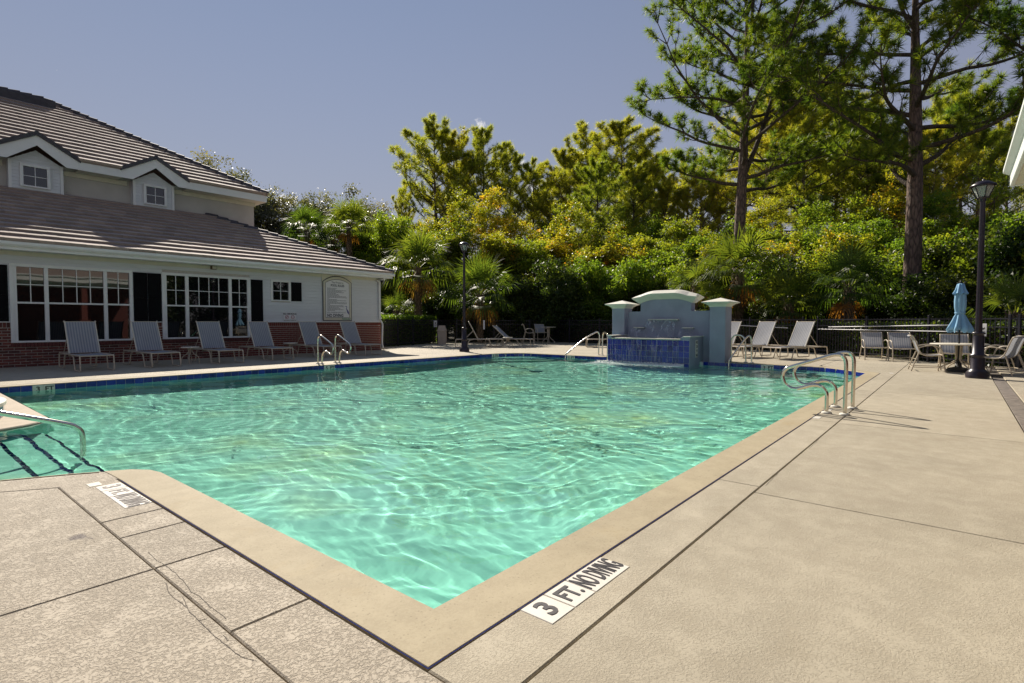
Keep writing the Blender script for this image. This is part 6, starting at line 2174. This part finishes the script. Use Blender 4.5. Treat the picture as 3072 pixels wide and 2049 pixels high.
PROTO['pine'] = [make_pine('far_pine', 101 + 7 * k, 22.0, (9.5, 11.0, 8.5)[k], 6.6, .28, 34, .55, 13, .046, mat='needle_far', bark=('bark', 'bark_sunlit', 'bark')[k], tuft_mul=1.0) for k in range(3)]
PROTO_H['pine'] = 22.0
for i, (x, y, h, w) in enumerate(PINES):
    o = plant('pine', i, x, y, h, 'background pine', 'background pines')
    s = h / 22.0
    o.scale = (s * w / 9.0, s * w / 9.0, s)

# ---- palms
def fan_frond(rng, base, d, Lp, R, droop, V, F, T, tone, nl=26):
    d = unit(np.array(d)); side = unit(np.cross(d, [0, 0, 1.0])); upv = np.cross(side, d)
    tip = base + d * Lp + np.array([0, 0, -.06 * Lp])
    # petiole
    n0 = len(V)
    w = .016
    V += [tuple(base + side * w), tuple(base - side * w), tuple(tip - side * w * .6), tuple(tip + side * w * .6)]
    F.append((n0, n0 + 1, n0 + 2, n0 + 3)); T.append(min(1, tone + .25))
    for k in range(nl):
        a = radians(-118 + 236 * k / (nl - 1)) + rng.normal(0, .03)
        rad = R * (.80 + .25 * cos(a * .8)) * rng.uniform(.88, 1.08)
        dir0 = unit(d * cos(a) + side * sin(a) + upv * (.22 - .30 * abs(sin(a))))
        c0 = tip - d * .10 * R * (1 - abs(a) / 2.2)
        p1 = c0 + dir0 * rad * .55
        dr = np.array([0, 0, -1.0])
        dir1 = unit(dir0 * (1 - droop) + dr * droop * (0.7 + .5 * rng.rand()))
        p2 = p1 + dir1 * rad * .45
        sd = unit(np.cross(dir0, upv)) * .021 * (R / .9)
        n0 = len(V)
        V += [tuple(c0 + sd * .4), tuple(c0 - sd * .4), tuple(p1 - sd), tuple(p1 + sd), tuple(p2), tuple(p2 + sd * .12)]
        F.append((n0, n0 + 1, n0 + 2, n0 + 3)); T.append(min(1, max(0, tone + rng.normal(0, .10))))
        F.append((n0 + 3, n0 + 2, n0 + 4, n0 + 5)); T.append(min(1, max(0, tone + rng.normal(0, .12))))
def make_palm(name, seed, trunk_h, r, nf, trunk=True, dead=6):
    rng = np.random.RandomState(seed)
    t = thing(name, 'x', 'palm')
    V = []; F = []; T = []
    Vd = []; Fd = []; Td = []
    for k in range(nf):
        az = k * 2.39996 + rng.normal(0, .2)
        q = k / nf
        el = radians(82 - 105 * q ** .85 + rng.normal(0, 6))
        d = (cos(az) * cos(el), sin(az) * cos(el), sin(el))
        b_ = np.array([.10 * cos(az), .10 * sin(az), trunk_h - .10 * q])
        fan_frond(rng, b_, d, r * rng.uniform(.42, .62), r * rng.uniform(.50, .62), .30 + .35 * q, V, F, T, .66 - .3 * q + rng.normal(0, .08))
    for k in range(dead):
        az = rng.uniform(0, 6.28)
        el = radians(rng.uniform(-75, -40))
        d = (cos(az) * cos(el), sin(az) * cos(el), sin(el))
        fan_frond(rng, np.array([.12 * cos(az), .12 * sin(az), trunk_h - .2]), d, r * .35, r * .48, .7, Vd, Fd, Td, .5 + rng.normal(0, .2), 18)
    link_mesh('crown', np_mesh('crown', V, F, T, M['palm']), t)
    if Vd: link_mesh('dead_fronds', np_mesh('dead_fronds', Vd, Fd, Td, M['palm_dead']), t)
    if trunk:
        m = MB(); m.tube([(0, 0, 0), (.02, .01, trunk_h * .3), (.0, .03, trunk_h * .7), (0, 0, trunk_h + .05)], [.19, .16, .16, .14], 12, smooth_path=4)
        rr = random.Random(seed)
        z = .25
        while z < trunk_h - .05:     # boots: old leaf bases criss-crossing the trunk
            for k in range(5):
                a = k * 1.2566 + z * 5
                m.tube([(.13 * cos(a), .13 * sin(a), z), (.21 * cos(a), .21 * sin(a), z + .16), (.25 * cos(a + .1), .25 * sin(a + .1), z + .26 + rr.uniform(0, .1))], [.035, .028, .012], 4)
            z += .22
        link_mesh('trunk', m.mesh('trunk', M['palm_trunk']), t)
    return t
for i, (x, y, h, r) in enumerate(PALMS):
    o = make_palm('fan_palm', 200 + i, max(.25, h), r, 34 if r > 1.6 else 22, True, 9 if i in (3, 4, 6) else 4)
    o.location = (x, y, -.06)
    PLANTS.append((o, 'tall fan palm' if h > 4.5 else 'low fan palm', 'fan palms', x, y, h))

# clipped hedge in front of the fence corner and hedge stretches behind the fence
def hedge(label, a, b_, h, w, mat, seed, n, leaf=.085):
    rng = np.random.RandomState(seed)
    a = np.array(a); b_ = np.array(b_); L = np.linalg.norm(b_ - a); u = (b_ - a) / L; nv = np.array([-u[1], u[0]])
    t = thing('clipped_hedge', label, 'hedge', (float(a[0]), float(a[1]), 0))
    s = rng.rand(n) * L
    face_ = rng.rand(n)
    tt = rng.uniform(-1, 1, n); zz = rng.rand(n)
    off = np.where(face_ < .3, tt, np.sign(rng.uniform(-1, 1, n)) * (1 - np.abs(rng.normal(0, .12, n))))
    z = np.where(face_ < .3, h - np.abs(rng.normal(0, .05, n)), zz * h)
    C = np.stack([u[0] * s + nv[0] * off * w / 2, u[1] * s + nv[1] * off * w / 2, np.maximum(.03, z + rng.normal(0, .03, n))], 1) + rng.normal(0, .03, (n, 3))
    T = np.clip(rng.normal(.42, .22, n), 0, 1)
    v, f = leaves_np(rng, C, leaf * rng.uniform(.7, 1.3, n))
    link_mesh('foliage', np_mesh('foliage', v, f, T, M[mat]), t)
    m = MB()
    ang = atan2(u[1], u[0])
    for k in range(int(L / .5)):
        c = u * (k * .5 + .25)
        m.tube([(c[0], c[1], 0), (c[0] + .05, c[1], h * .5), (c[0] - .04, c[1] + .03, h * .85)], [.03, .022, .01], 5)
    # twiggy dense heart of the hedge
    q = [(0, -w * .36), (L, -w * .36), (L, w * .36), (0, w * .36)]
    pl = [(u[0] * s_ + nv[0] * o_, u[1] * s_ + nv[1] * o_) for s_, o_ in q]
    m.prism(pl, .05, h * .9)
    link_mesh('branches', m.mesh('branches', M['twig']), t)
    return t
hedge('clipped green hedge with a flat sunlit top between clubhouse and waste bin', (15.3, 21.65), (20.9, 23.5), 1.50, 1.0, 'leaf_green', 5, 15000)
hedge('dark hedge behind the picket fence at the two empty chairs', (24.3, 4.2), (19.4, -1.9), 1.15, .9, 'leaf_dark', 6, 12000, .10)
hedge('dark hedge behind the picket fence at the sunlit loungers', (26.2, 11.2), (24.3, 4.2), 1.1, .9, 'leaf_dark', 8, 10000, .10)
hedge('dark hedge behind the picket fence at the bar table', (23.0, 23.6), (27.6, 19.8), 1.3, 1.0, 'leaf_dark', 10, 10000, .11)
hedge('dark hedge behind the picket fence left of the fountain', (27.6, 19.8), (26.2, 11.2), 1.25, 1.0, 'leaf_dark', 12, 11000, .11)

# labels for the plants: kind + what they stand behind, then how they differ within that
by = {}
for p in PLANTS:
    b, w = where(p[3], p[4])
    by.setdefault((p[1], w), []).append((b, p))
ORD = ['first', 'second', 'third', 'fourth', 'fifth', 'sixth', 'seventh']
for (ph, w), lst in by.items():
    lst.sort(key=lambda q: q[0])
    for i, (b, p) in enumerate(lst):
        if len(lst) == 1: lb = '%s %s' % (ph, w)
        elif len(lst) == 2:
            lb = '%s %s, %s' % (ph, w, ('nearer the clubhouse', 'farther from the clubhouse')[i])
        else: lb = '%s %s, %s from the clubhouse' % (ph, w, ORD[i])
        tag(p[0], lb, None, p[2])
